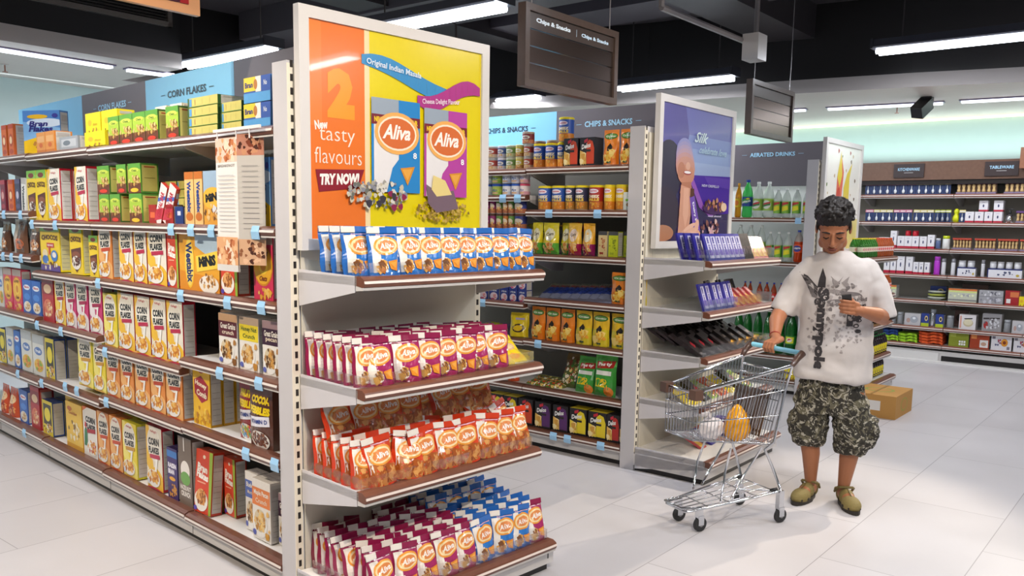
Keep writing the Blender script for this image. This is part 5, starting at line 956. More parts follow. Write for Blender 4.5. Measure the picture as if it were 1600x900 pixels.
jar('bP', 'water_bottle', 'purple water bottle', .035, .21, '#b83ac8', '#c84ad8', cat='bottle'); jar('bW', 'vacuum_flask', 'slim white vacuum flask', .025, .19, '#dcdce0', '#9a9aa0', cat='flask'); jar('cup', 'white_cup', 'white porcelain cup on the boxed set', .045, .075, '#e4e4e6', '#d8d8dc', cat='cup'); jar('can6', 'steel_canister', 'tall brushed steel canister', .045, .2, '#b8bcc0', '#8a8e94', 'chrome', 'canister'); jar('gj', 'glass_jar', 'clear glass storage jar', .05, .14, '#c8ccd0', '#a8acb0', 'soda_plastic')
carton('cupb', 'wide white and navy cup set box', .26, .1, .12, '#e8e8ee', [('r', 0, .88, 1, 1, '#2a3470'), ('r', 0, 0, .03, 1, '#2a3470'), ('s', .5, .5, .3, .2, 9, .01, ['#4a5070']), ('e', .88, .3, .05, .14, '#c8b04a')], edge='#2a3470', name='kitchenware_box')
carton('navb', 'grey and navy drinkware box', .2, .17, .1, '#7c8090', [('r', 0, .8, 1, 1, '#a0a4b0'), ('r', .05, .1, .95, .4, '#3a4470'), ('s', .5, .6, .4, .12, 8, .012, ['#4a4e5c'])], edge='#5a5e6c', name='kitchenware_box')
def plates(key, desc, c1, c2):
    b = MB()
    for i in range(3): b.lathe([(.06, .012+i*.035), (.1, .02+i*.035), (.11, .032+i*.035), (.1, .036+i*.035)], (c1, c2)[i % 2], 16, (0, .1, 0), 1, .8)
    b.lathe([(.05, 0), (.06, .012)], c1, 16, (0, .1, 0)); kind(key, 'bowl_set', 'bowls', desc, .22, .11, .18, [('bowl_set', b.mesh('bowl_set', 'plastic', True))])
plates('plt', 'nested set of glass dishes', '#c8ccc0', '#b8c050')
carton('gls', 'grey boxed glassware set', .26, .15, .12, '#a8a8ac', [('r', 0, .5, 1, .54, '#7c7c84'), ('s', .5, .75, .42, .14, 18, .012, ['#d8d8dc', '#6a6a74']), ('s', .5, .25, .44, .18, 18, .018, ['#c8c8d0', '#8a8a94'])], edge='#98989c', name='kitchenware_box')
carton('glY', 'striped lime and grey glassware box', .26, .15, .12, '#c8ccb8', [('r', 0, .86, 1, 1, '#d87a3a'), ('r', 0, .72, 1, .84, '#d8e08a'), ('s', .5, .5, .46, .08, 16, .012, ['#e8ecc0', '#a8a8ac']), ('r', 0, .1, 1, .2, '#8a8a8c')], edge='#a8a8a0', name='kitchenware_box')
carton('redk', 'red kitchenware box with orange square', .16, .16, .12, '#a8282c', [('r', .35, .55, .95, .9, '#d87a4a'), ('r', .1, .12, .4, .42, '#e8e4e0')], edge='#8c1c20', name='kitchenware_box')
carton('limb', 'navy box with lime base', .14, .15, .1, '#2c3f88', [('r', 0, 0, 1, .25, '#b8c82c'), ('e', .65, .62, .2, .2, '#e8d08a'), ('e', .65, .62, .12, .12, '#2a2a3a')], edge='#24346c', name='kitchenware_box')
carton('kbox', 'white box picturing a steel kettle', .19, .17, .14, '#e2dede', [('e', .55, .45, .3, .26, '#cbbf9a'), ('e', .55, .5, .25, .2, '#e0d8b8'), ('p', [(.3, .75), (.8, .8), (.78, .72), (.32, .68)], '#2a2a2c'), ('r', .05, .1, .15, .9, '#d8a090')], edge='#cfcaca', name='kitchenware_box')
carton('cutl', 'large grey box picturing cutlery and glass', .28, .2, .12, '#9c9a9c', [('p', [(.05, .75), (.9, .8), (.9, .72), (.05, .66)], '#3a3434'), ('e', .2, .35, .12, .2, '#a82c2c'), ('s', .5, .45, .4, .3, 22, .018, ['#d8d8dc', '#6a6468', '#c8c8cc'])], edge='#8a888c', name='kitchenware_box')
carton('brnb', 'dark brown box picturing pots', .2, .19, .1, '#6c5048', [('e', .3, .55, .2, .2, '#3a2a24'), ('e', .75, .5, .2, .2, '#3a2a24')], edge='#503c34', name='kitchenware_box')
carton('grnk', 'olive green box with white tiles', .24, .19, .14, '#8a9428', [('r', .06, .6, .35, .9, '#a8b04a')]+[('r', .52+.12*i, .1+.16*j, .61+.12*i, .22+.16*j, '#f0f0ec') for i in range(3) for j in range(2)], edge='#6c741c', name='kitchenware_box')
carton('orgk', 'rust orange box with white picture panel', .24, .18, .14, '#a8401f', [('r', .06, .6, .35, .9, '#e08a4a'), ('r', .52, .08, .95, .55, '#ece8e4'), ('e', .72, .3, .14, .12, '#c8a088')], edge='#8c3018', name='kitchenware_box')
carton('flwr', 'white box with sunflower picture', .24, .18, .14, '#e8e6ea', [('e', .65, .5, .17, .24, '#e89a2c'), ('e', .65, .5, .08, .11, '#8a3a1c'), ('r', .05, .7, .2, .92, '#8a8490'), ('r', .78, .08, .92, .26, '#8a8490'), ('s', .35, .5, .2, .2, 10, .012, ['#6a6a8a', '#a84a5a'])], edge='#d8d6da', name='kitchenware_box')
carton('phw', 'white box picturing clear glassware', .2, .14, .1, '#c4c2c4', [('e', .6, .5, .25, .3, '#a8acb4'), ('e', .25, .4, .12, .2, '#b89a90'), ('e', .6, .6, .1, .1, '#eef0f4')], edge='#b4b2b4', name='kitchenware_box')
def cloth(key, desc, col, col2):
    b = MB(); n = 8
    for i in range(n):
        x0, x1 = -.14+.28*i/n, -.14+.28*(i+1)/n; wv = lambda x: .008*math.sin(x*30)+.004*math.sin(x*71)
        b.poly([(x0, 0, wv(x0)+.004), (x1, 0, wv(x1)+.004), (x1, 0, .03+wv(x1)), (x0, 0, .03+wv(x0))], col if i % 3 else col2)
        b.poly([(x0, 0, .03+wv(x0)), (x1, 0, .03+wv(x1)), (x1, .2, .03), (x0, .2, .03)], col)
        b.poly([(x0, .2, 0), (x1, .2, 0), (x1, 0, wv(x1)+.004), (x0, 0, wv(x0)+.004)], col)
    for x in (-.14, .14):
        wv0 = .008*math.sin(x*30)+.004*math.sin(x*71); q = [(x, 0, wv0+.004), (x, 0, .03+wv0), (x, .2, .03), (x, .2, 0)]; b.poly(q if x < 0 else q[::-1], col2)
    kind(key, 'folded_mat', 'folded mat', desc, .28, .034, .2, [('folded_mat', b.mesh('folded_mat', 'cloth'))])
cloth('clO', 'folded bright orange mat', '#f0642c', '#c8481c'); cloth('clL', 'folded lime green mat', '#a8dc2c', '#84b020'); cloth('clN', 'folded navy blue mat', '#24468c', '#1c3870')
mat('yfoil', .3, coat=.4)
K_ = lambda n: f'on the {n} kitchenware shelf'
KF = Frame(*G2.w(KX, 0)[:2], 38.86)
def krow(z, n, spec, dp=.04): aisle(KF, z+.002, K_(n), spec, dp)
krow(1.935, 'top', [('ucP', 1351, 1380, 3), ('ucP', 1380, 1430, 4), ('ucY', 1430, 1485, 5), ('ml2', 1493, 1556, 4), ('ml2', 1568, 1600, 2)])
krow(1.617, 'second', [('ucP', 1351, 1364, 1), ('ucY', 1364, 1394, 3), ('ucP', 1395, 1424, 3), ('ucY', 1426, 1458, 3), ('ucG', 1460, 1484, 3), ('pear', 1486, 1498), ('ucY', 1499, 1506), ('rw', 1507, 1521), ('rw', 1522, 1536), ('rw', 1537, 1550), ('rw', 1551, 1565), ('kett', 1569, 1582), ('ml2', 1586, 1612, 2)])
aisle(KF, 1.742, 'stacked above on the second kitchenware shelf', [('rw', 1529, 1543), ('rw', 1552, 1567)], .05)
krow(1.31, 'third', [('rw', 1372, 1388, 1), ('rwT', 1390, 1400), ('rwM', 1401, 1412), ('rwM', 1412, 1424), ('rwM', 1424, 1435), ('rwM', 1436, 1447), ('rwT', 1448, 1459, 1, {'sz': .8}), ('jS', 1460, 1468), ('jG', 1470, 1482), ('ml6', 1487, 1517, 1), ('ml6', 1521, 1555, 1), ('ml6', 1557, 1590, 1), ('ml6', 1592, 1620)])
aisle(KF, 1.455, 'stacked on the third kitchenware shelf', [('jR', 1413, 1422), ('jR', 1424, 1434)], .05)
krow(1.01, 'fourth', [('rwT', 1380, 1389), ('rwT', 1390, 1399), ('rwT', 1400, 1412), ('rwT', 1414, 1425), ('rwM', 1427, 1434), ('rwM', 1435, 1442), ('rwM', 1443, 1450), ('bP', 1457, 1467), ('bW', 1469, 1476), ('bW', 1484, 1491), ('cupb', 1494, 1524), ('bW', 1531, 1537), ('cupb', 1541, 1597)])
aisle(KF, 1.112, 'standing on the cup boxes', [('cup', 1496, 1508), ('cup', 1510, 1522), ('cup', 1545, 1556), ('cup', 1557, 1568), ('cup', 1570, 1581), ('cup', 1583, 1595)], .05)
krow(.715, 'fifth', [('glY', 1376, 1400, 1), ('plt', 1445, 1475), ('glY', 1480, 1526), ('gls', 1528, 1567), ('redk', 1569, 1592), ('yel', 1594, 1605)])
aisle(KF, .72, 'behind on the fifth kitchenware shelf', [('limb', 1452, 1478), ('brnb', 1500, 1545)], .26)
krow(.405, 'sixth', [('gj', 1389, 1398), ('gj', 1400, 1409), ('phw', 1412, 1438), ('limb', 1439, 1450), ('can6', 1451, 1460), ('limb', 1461, 1473), ('gj', 1477, 1488), ('kbox', 1497, 1524), ('cutl', 1533, 1564), ('gj', 1566, 1578), ('phw', 1580, 1600)])
aisle(KF, .41, 'behind on the sixth kitchenware shelf', [('brnb', 1490, 1512)], .28)
for i in range(2): krow(.202+.034*i, 'bottom', [('clL', 1381, 1402)])
for i in range(2): krow(.27+.034*i, 'bottom', [('clN', 1381, 1401)])
for i in range(3): krow(.202+.034*i, 'bottom', [('clL', 1403, 1433)], .04+.01*i)
for i in range(4): krow(.202+.034*i, 'bottom', [('clO', 1435, 1473)], .05+.01*(i % 2))
krow(.2, 'bottom', [('grnk', 1481, 1513), ('orgk', 1514, 1545), ('flwr', 1547, 1580), ('flwr', 1582, 1614)])

# ================================================================== SHOPPING TROLLEY
cw = Vector((1.35, 4.50, 0))
cart = empty('shopping_trolley'); cart.matrix_world = Matrix.Translation(cw) @ Matrix.Rotation(math.radians(206.8), 4, 'Z')
def lerp(a, c, t): return tuple(a[i]+(c[i]-a[i])*t for i in range(3))
RF, RR, BF, BR = (.56, .115, .728), (0, .185, .84), (.56, .11, .488), (.08, .145, .425)
mir = lambda p: (p[0], -p[1], p[2])
b = MB(); b.tube([RR, RF, mir(RF), mir(RR)], .0085, '#ffffff', 8); b.tube([(0, -.185, .80), (0, .185, .80)], .006, '#ffffff', 6)
b.build('basket_rim', 'chrome', cart, True)
b = MB()
for s in (1, -1):
    f = (lambda p: p) if s == 1 else mir
    for i in range(25):
        t = i/24; b.tube([f(lerp(RR, RF, t)), f(lerp(BR, BF, t))], .0018, '#ffffff', 5, cap=False)
    for q in (.3, .62, .98): b.tube([f(lerp(RR, BR, q)), f(lerp(RF, BF, q))], .0035, '#ffffff', 5)
for i in range(11):
    t = i/10; yy = 1-2*t
    b.tube([(RF[0], RF[1]*yy, RF[2]), (BF[0], BF[1]*yy, BF[2])], .0018, '#ffffff', 5, cap=False)
    b.tube([(BF[0], BF[1]*yy, BF[2]), (BR[0], BR[1]*yy, BR[2])], .002, '#ffffff', 5, cap=False)
for q in (.3, .62, .98): p = lerp(RF, BF, q); b.tube([p, mir(p)], .0035, '#ffffff', 5)
for i in range(9): p = lerp(BF, BR, i/8); b.tube([p, mir(p)], .002, '#ffffff', 5)
b.build('wire_basket', 'chrome', cart, True)
b = MB()
for i in range(17):
    yy = -.165+.33*i/16; b.tube([(.02, yy, .8), (.09, yy*.8, .44)], .002, '#ffffff', 5, cap=False)
for q in (.1, .4, .7, .95): b.tube([lerp((.02, -.165, .8), (.09, -.132, .44), q), lerp((.02, .165, .8), (.09, .132, .44), q)], .003, '#ffffff', 5)
b.build('rear_gate', 'chrome', cart, True)
b = MB(); b.M = Matrix.Translation((.14, 0, .47)) @ Matrix.Rotation(-.28, 4, 'Y')
for i in range(14): b.box((0, -.125+i*.0185, 0), (.004, -.113+i*.0185, .24), '#4a3a32')
b.box((-.001, -.13, .02), (.005, .13, .035), '#4a3a32'); b.box((-.001, -.13, .2), (.005, .13, .215), '#4a3a32'); b.build('seat_flap', 'plastic', cart)
for s in (1, -1):
    b = MB(); y = s*.118; b.box((.53, y-.025, .695), (.578, y+.025, .745), '#5a4034'); b.build('corner_bumper', 'plastic', cart)
    b = MB(); b.tube([(0, s*.185, .84), (-.03, s*.19, .88), (-.065, s*.19, .905)], [.012, .018, .019], '#4a352c', 10); b.build('handle_bracket', 'plastic', cart, True)
    b = MB(); b.tube([(-.01, s*.185, .86), (.02, s*.17, .72), (.06, s*.15, .44), (.1, s*.13, .4), (.05, s*.14, .3), (-.01, s*.155, .16)], .007, '#ffffff', 8); b.tube([(.3, s*.1, .42), (.34, s*.11, .3), (.36, s*.11, .15)], .006, '#ffffff', 8); b.tube([(.12, s*.13, .41), (.22, s*.12, .28), (.3, s*.12, .16)], .006, '#ffffff', 8); b.build('side_strut', 'chrome', cart, True)
b = MB(); b.tube([(-.062, -.175, .903), (-.062, .175, .903)], .013, '#7cc0d8', 12); b.build('handle', 'plastic', cart, True)
b = MB(); b.tube([(-.01, .155, .17), (.3, .125, .14), (.54, .09, .115), (.56, .075, .113), (.56, -.075, .113), (.54, -.09, .115), (.3, -.125, .14), (-.01, -.155, .17)], .007, '#ffffff', 8); b.tube([(.5, .09, .128), (.575, .07, .13), (.575, -.07, .13), (.5, -.09, .128)], .006, '#ffffff', 8)
for i in range(5): yy = -.1+.05*i; b.tube([(.02, yy*1.3, .165), (.55, yy*.7, .12)], .003, '#ffffff', 5)
for x in (.02, .14, .3, .42): hy = .15-.065*x/.5; b.tube([(x, -hy, .17-.11*x), (x, hy, .17-.11*x)], .0035, '#ffffff', 5)
b.tube([(.02, -.14, .17), (.14, .0, .155), (.02, .14, .17)], .003, '#ffffff', 5); b.build('lower_rack', 'chrome', cart, True)
for x, y, h0 in ((0, .155, .17), (0, -.155, .17), (.475, .085, .12), (.475, -.085, .12)):
    b = MB(); b.box((x-.016, y-.014, .075), (x+.016, y+.014, h0+.005), '#ffffff')
    for s in (-1, 1): b.box((x-.022, y+s*.014-.002, .035), (x+.012, y+s*.014+.002, .085), '#ffffff')
    o = b.build('caster', 'chrome', cart)
    w_ = MB(); w_.M = Matrix.Translation((x-.008, y, .038)) @ Matrix.Rotation(PI/2, 4, 'X'); w_.lathe([(.03, -.011), (.038, -.007), (.038, .007), (.03, .011)], '#2a2a2c', 18); w_.lathe([(.012, -.014), (.012, .014)], '#8a8a8e', 10); w_.build('wheel', 'rubber', o)
for s in (1, -1): b = MB(); b.tube([(.0, s*.13, .172), (.04, s*.125, .17)], .011, '#1c1c1e', 8); b.build('rack_clip', 'plastic', cart, True)
tag(cart, 'small wire shopping trolley with light blue handle held by the man', 'shopping trolley')
def incart(name, mb, mt, x, y, z, label, cat, smooth=True, rz=0):
    o = mb.build(name, mt, None, smooth); o.matrix_world = cart.matrix_world @ Matrix.Translation((x, y, z)) @ Matrix.Rotation(rz, 4, 'Z'); tag(o, label, cat); return o
b = MB(); b.lathe([(.02, .0), (.055, .02), (.068, .06), (.06, .11), (.042, .15), (.02, .175), (.008, .19)], '#f0a81c', 14)
rr = random.Random(3)
b.v = [v+Vector((rr.uniform(-1, 1), rr.uniform(-1, 1), rr.uniform(-1, 1)))*.004 for v in b.v]
o = incart('snack_bag', b, 'foil', .22, .045, .44, 'orange yellow wrapped bag lying in the shopping trolley', 'bag')
n_ = MB()
for i in range(9):
    a = 2*PI*i/9; n_.tube([(r_*math.cos(a+z*6), r_*math.sin(a+z*6), z) for r_, z in ((.058, .02), (.071, .06), (.063, .11), (.045, .15), (.022, .175))], .0012, '#b8741a', 4)
n_.build('net_cords', 'plastic', o)
b = MB(); b.ball((0, 0, .06), (.07, .055, .06), '#e6dfe0', 12, 8); b.v = [v+Vector((rr.uniform(-1, 1), rr.uniform(-1, 1), rr.uniform(-1, 1)))*.007 for v in b.v]; b.tube([(0, 0, .1), (.03, .01, .14), (.05, -.02, .13)], .012, '#e6dfe0', 6)
incart('plastic_bag', b, 'foil', .35, .0, .448, 'crumpled whitish plastic bag near the front of the shopping trolley', 'bag', False)
b = MB(); b.box((-.03, -.05, 0), (.03, .05, .1), '#4a3a7a'); b.box((-.031, -.03, .02), (.031, .03, .08), '#d8d4e4'); incart('snack_box', b, 'card', .2, -.075, .436, 'purple and white pack lying at the back of the shopping trolley', 'box', False, .4)

# ================================================================== THE MAN
man = empty('person'); man.matrix_world = Matrix.Translation((1.79, 4.73, 0)) @ Matrix.Rotation(math.radians(-20.6), 4, 'Z')
def loft(mb, rings, n=24, col='#ffffff'):
    R = [[mb.vert((cx+rx*math.cos(2*PI*k/n), cy+ry*math.sin(2*PI*k/n), z)) for k in range(n)] for cx, cy, rx, ry, z in rings]
    for i in range(len(R)-1):
        for k in range(n): l = (k+1) % n; mb.f.append([R[i][k], R[i][l], R[i+1][l], R[i+1][k]]); mb.c.append(C(col))
    mb.f.append(R[0][::-1]); mb.c.append(C(col)); mb.f.append(R[-1]); mb.c.append(C(col))
def limb(mb, pts, rs, n=14):
    mb.tube(pts, list(rs), '#ffffff', n)
    for p, r_ in zip(pts, rs): mb.ball(p, r_*.995, '#ffffff', 14, 8)
def remesh(mb, name, voxel, mt, parent, smooth_it=4, disp=None):
    """weld overlapping volumes into one continuous skin"""
    o = bpy.data.objects.new('tmp', mb.mesh('tmp', mt)); S.collection.objects.link(o)
    md = o.modifiers.new('r', 'REMESH'); md.mode = 'VOXEL'; md.voxel_size = voxel; md.use_smooth_shade = True
    ms = o.modifiers.new('s', 'SMOOTH'); ms.iterations = smooth_it; ms.factor = .5
    for sc_, st in (disp or ()):
        tx = bpy.data.textures.new('folds', 'CLOUDS'); tx.noise_scale = sc_; tx.noise_depth = 1; dm = o.modifiers.new('d', 'DISPLACE'); dm.texture = tx; dm.strength = st; dm.mid_level = .5
    bpy.context.view_layer.update()
    me = bpy.data.meshes.new_from_object(o.evaluated_get(bpy.context.evaluated_depsgraph_get())); me.name = name
    bpy.data.objects.remove(o); me.materials.clear(); me.materials.append(MATS[mt])
    r_ = bpy.data.objects.new(name, me); COL.objects.link(r_); r_.parent = parent; return r_

HM = Matrix.Translation((-.04, -.06, 1.548)) @ Matrix.Rotation(math.radians(31), 4, 'X') @ Matrix.Scale(1.13, 4)
b = MB(); b.M = HM
b.ball((0, .02, .03), (.074, .092, .085), '#ffffff', 20, 12); b.ball((0, -.02, -.03), (.062, .07, .09), '#ffffff', 20, 12); b.ball((0, -.038, -.088), (.038, .042, .034), '#ffffff', 16, 10)
for s in (-1, 1):
    b.ball((s*.035, -.052, -.03), (.026, .028, .026), '#ffffff'); b.ball((s*.03, -.075, .012), (.024, .014, .009), '#ffffff'); b.ball((s*.076, .012, -.015), (.008, .02, .03), '#ffffff', 12, 8)
    b.ball((s*.03, -.078, -.006), (.015, .01, .009), '#ffffff'); b.ball((s*.045, -.02, -.07), (.022, .035, .03), '#ffffff')
b.tube([(0, -.082, .01), (0, -.096, -.015), (0, -.108, -.036)], [.007, .009, .012], '#ffffff', 10); b.ball((0, -.106, -.038), (.013, .012, .010), '#ffffff')
for s in (-1, 1): b.ball((s*.012, -.097, -.041), (.008, .01, .007), '#ffffff')
b.ball((0, -.084, -.064), (.024, .014, .007), '#ffffff'); b.ball((0, -.08, -.074), (.02, .014, .007), '#ffffff')
b.M = None
limb(b, [(-.03, .02, 1.35), (-.036, .0, 1.44), (-.04, -.015, 1.52)], [.058, .056, .057])
loft(b, [(0, .0, .13, .085, .62), (0, 0, .15, .1, .72), (0, 0, .13, .09, .9), (0, 0, .15, .1, 1.1), (0, 0, .155, .09, 1.25), (-.005, 0, .12, .07, 1.34), (-.02, 0, .06, .05, 1.39)])
limb(b, [(-.15, .0, 1.3), (-.225, .01, 1.21), (-.285, -.01, 1.085)], [.05, .045, .042])
limb(b, [(-.285, -.01, 1.085), (-.305, -.11, 1.03), (-.302, -.215, .958)], [.044, .042, .028])
limb(b, [(.14, .0, 1.3), (.2, .01, 1.2), (.245, -.01, 1.065)], [.045, .043, .042])
limb(b, [(.245, -.01, 1.065), (.2, -.13, 1.09), (.125, -.235, 1.115)], [.044, .041, .027])
for pts in (((-.1, .03, .62), (-.1, .03, .36), (-.085, .035, .26), (-.078, .05, .1)), ((.1, .02, .62), (.125, .01, .36), (.115, .01, .26), (.1, .02, .1))): limb(b, pts, (.085, .058, .05, .033))
feet = (((-.074, .075), (-.155, -.13)), ((.1, .03), (.165, -.235)))
feet = (((-.07, .085), (-.145, -.135)), ((.098, .045), (.16, -.18)))
for (hx, hy), (tx_, ty) in feet:
    limb(b, [(hx, hy, .05), (hx+(tx_-hx)*.5, hy+(ty-hy)*.5, .05), (tx_*.92+hx*.08, ty*.92+hy*.08, .035)], [.034, .036, .022])
hh = Vector((-.35, -.28, .9)); ax = Vector((.73, -.68, 0)).normalized(); nn = Vector((.68, .73, 0)).normalized(); zz = Vector((0, 0, 1))
hp = cart.matrix_world @ Vector((-.062, -.035, .903)); hh = man.matrix_world.inverted() @ hp
limb(b, [Vector((-.302, -.215, .958)), hh+nn*.04+zz*.04], [.027, .024])
for s in (-.022, 0, .022): limb(b, [hh+nn*.055+zz*.044+ax*s*.7, hh+nn*.01+zz*.03+ax*s], [.017, .0135])
for i in range(4):
    o_ = -.03+.02*i; q = (1, 1.06, 1.0, .85)[i]
    limb(b, [hh+ax*o_+nn*.012+zz*.032, hh+ax*o_-nn*.014*q+zz*.026, hh+ax*o_*1.03-nn*.024*q-zz*.002, hh+ax*o_*1.03-nn*.01*q-zz*.022], [.0095, .009, .0082, .0075], 10)
limb(b, [hh+nn*.045+zz*.03-ax*.028, hh+nn*.026+zz*.004-ax*.042, hh+nn*.014-zz*.018-ax*.034, hh-zz*.022-ax*.022], [.013, .0105, .009, .008], 10)
# hand round the telephone
ph_ = Vector((.052, -.275, 1.155))
limb(b, [(.125, -.235, 1.115), (.1, -.255, 1.12)], [.026, .024])
for k_ in range(4): limb(b, [(.1, -.252, 1.105+.014*k_), (.078, -.272, 1.108+.017*k_)], [.017, .012])
for k_ in range(4):
    z0 = 1.104+.0195*k_; q = (.85, 1, 1.05, .95)[k_]
    limb(b, [(.082, -.277, z0), (.06, -.294, z0+.003), (.06-.028*q, -.294, z0+.006), (.06-.044*q, -.281, z0+.007)], [.0098, .0092, .0082, .0072], 10)
limb(b, [(.095, -.246, 1.125), (.086, -.246, 1.158), (.07, -.254, 1.178), (.056, -.258, 1.188)], [.012, .0105, .009, .008], 10)
body = remesh(b, 'body', .0042, 'skin', man, 3)
b = MB(); b.M = Matrix.Translation(ph_) @ Matrix.Rotation(.35, 4, 'X') @ Matrix.Rotation(-.15, 4, 'Y'); b.box((-.024, -.006, -.05), (.024, .006, .05), '#17171a'); b.box((-.02, .006, -.035), (.02, .0065, .04), '#5a7a9a')
ph = b.build('mobile_phone', 'plastic'); ph.matrix_world = man.matrix_world.copy(); tag(ph, "small black mobile phone in the man's left hand", 'phone')
# hair
rr = random.Random(4); b = MB(); b.M = HM
b.ball((0, .026, .044), (.08, .096, .082), '#ffffff', 20, 12); b.ball((0, .05, -.01), (.077, .062, .07), '#ffffff', 16, 10)
for i in range(420):
    a = rr.uniform(0, 2*PI); e_ = rr.uniform(-.25, 1.5); x, y, z = math.cos(e_)*math.cos(a), math.cos(e_)*math.sin(a), math.sin(e_)
    if y < -.1 and z < rr.uniform(.3, .46): continue
    s_ = rr.uniform(.005, .012); q_ = rr.uniform(1, 1.1); b.ball((x*.08*q_, .026+y*.096*q_, .044+z*.082*q_), s_, '#ffffff', 6, 4)
for s in (-1, 1): b.ball((s*.074, .0, .01), (.007, .018, .03), '#ffffff')
mat('hair', .55, base='#1d1613', noise=.5, nscale=120, bump=1)
remesh(b, 'hair', .0036, 'hair', man, 1)
b = MB(); b.M = HM
for s in (-1, 1):
    b.tube([(s*.014, -.0895, .017), (s*.032, -.0905, .023), (s*.05, -.08, .018)], [.0035, .004, .002], '#1c120e', 6)
b.build('eyebrows', 'rubber', man)
b = MB(); b.M = HM
for s in (-1, 1): b.tube([(s*.017, -.0855, -.006), (s*.03, -.0895, -.012), (s*.044, -.083, -.007)], [.0018, .0032, .0018], '#1a0f0c', 6)
b.build('eyelashes', 'rubber', man)
b = MB(); b.M = HM; b.tube([(-.022, -.09, -.066), (-.008, -.098, -.063), (.008, -.098, -.063), (.022, -.09, -.066)], [.002, .0045, .0045, .002], '#8c4a3c', 8); b.tube([(-.017, -.09, -.074), (0, -.095, -.077), (.017, -.09, -.074)], [.002, .005, .002], '#9c5a48', 8); b.build('lips', 'plastic', man, True)
# shirt
b = MB()
loft(b, [(0, -.005, .205, .15, .705), (0, -.005, .212, .155, .73), (0, -.005, .2, .14, .85), (0, 0, .195, .13, 1.0), (0, 0, .2, .128, 1.15), (0, 0, .203, .122, 1.26), (-.005, 0, .185, .108, 1.33), (-.01, .0, .145, .095, 1.372), (-.022, .005, .1, .084, 1.402), (-.03, .005, .08, .076, 1.415)], 36)
limb(b, [(-.15, 0, 1.325), (-.215, .005, 1.225), (-.265, .0, 1.12)], [.066, .074, .076]); limb(b, [(.14, 0, 1.325), (.192, .005, 1.21), (.228, .0, 1.11)], [.066, .072, .072])
b.tube([(-.265, .0, 1.12), (-.287, -.004, 1.07)], [.076, .08], '#ffffff', 16); b.tube([(.228, 0, 1.11), (.243, -.004, 1.055)], [.072, .075], '#ffffff', 16)
mat('shirt_cotton', .85, base='#cbc4c1', noise=.06, nscale=300, bump=.15)
sh = remesh(b, 'tshirt', .009, 'shirt_cotton', man, 5, ((.16, .034), (.06, .009)))
bv = BVHTree.FromPolygons([v.co.copy() for v in sh.data.vertices], [tuple(p.vertices) for p in sh.data.polygons])
def on_shirt(x0, x1, z0, z1):
    def f(u, v, k):
        x = x0+(x1-x0)*u; z = z0+(z1-z0)*v; h = bv.ray_cast(Vector((x, -1, z)), Vector((0, 1, 0)))
        return (x, (h[0].y if h[0] else -.14)-k-.0012, z)
    return f
b = MB(); fn = on_shirt(-.21, .17, .78, 1.37)
D1, D2, D3 = '#3a3638', '#77706f', '#9c9492'
els = [('s', .6, .62, .34, .2, 90, .012, [D3, '#b0a8a6', D2], 3), ('s', .62, .3, .3, .16, 60, .008, [D3, '#b0a8a6'], 9), ('s', .3, .42, .12, .32, 50, .01, ['#aaa2a0', D3], 5)]
els += [('e', .62, .62, .2, .03, D2), ('e', .7, .7, .16, .02, D2), ('e', .5, .72, .14, .015, D3), ('p', [(.45, .86), (.55, .8), (.62, .86), (.56, .78), (.5, .76)], D3), ('p', [(.7, .86), (.6, .8), (.66, .76)], D3)]
for i in range(8): els.append(('p', [(.02+.022*i, .885-.022*i), (.14+.012*i, .85-.02*i), (.29, .75-.012*i), (.28, .735-.012*i), (.1+.016*i, .815-.022*i)], (D1, D2)[i % 2]))
for i in range(4): els.append(('e', .34+.012*(i % 2), .76+.025*i, .018, .018, D1))
els += [('p', [(.28, .75), (.3, .83), (.34, .93), (.39, .84), (.39, .75)], D1), ('p', [(.325, .77), (.34, .87), (.36, .77)], D3), ('e', .34, .7, .055, .03, D2), ('e', .34, .7, .035, .02, '#cdc3be'), ('e', .3, .62, .05, .03, D1), ('e', .4, .66, .05, .03, D1), ('e', .4, .66, .03, .016, '#cdc3be'),
        ('t', 'Sonnypole', .35, .35, .98, .1, D1, {'bold': .06, 'rot': -90}), ('t', 'P', .8, .47, .2, .13, D1, {'bold': .08}), ('t', 'World', .78, .655, .34, .035, D2, {'bold': .04}), ('t', 'Tour', .8, .6, .3, .035, D1, {'bold': .04})]
for i in range(5): els.append(('e', .86-.03*(i % 2), .36+.05*i, .04, .018, D1)); els.append(('e', .86-.03*(i % 2), .36+.05*i, .022, .009, '#cdc3be'))
els = [e if not (e[0] == 't' and e[1] == 'Sonnypole') else ('t', 'Sonnypole', .35, .36, 1.2, .125, D1, {'bold': .06, 'rot': -90}) for e in els]
b.print(els, fn, .38, .59, sub=(8, 10), k=.00005); b.build('shirt_print', 'cloth', sh)
# dark discs that paint the shade inside the sleeve openings
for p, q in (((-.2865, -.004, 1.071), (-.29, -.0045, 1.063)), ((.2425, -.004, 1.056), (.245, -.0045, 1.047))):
    b = MB(); b.tube([p, q], .065, '#2a2220', 16); b.build('sleeve_shade', 'cloth', sh)
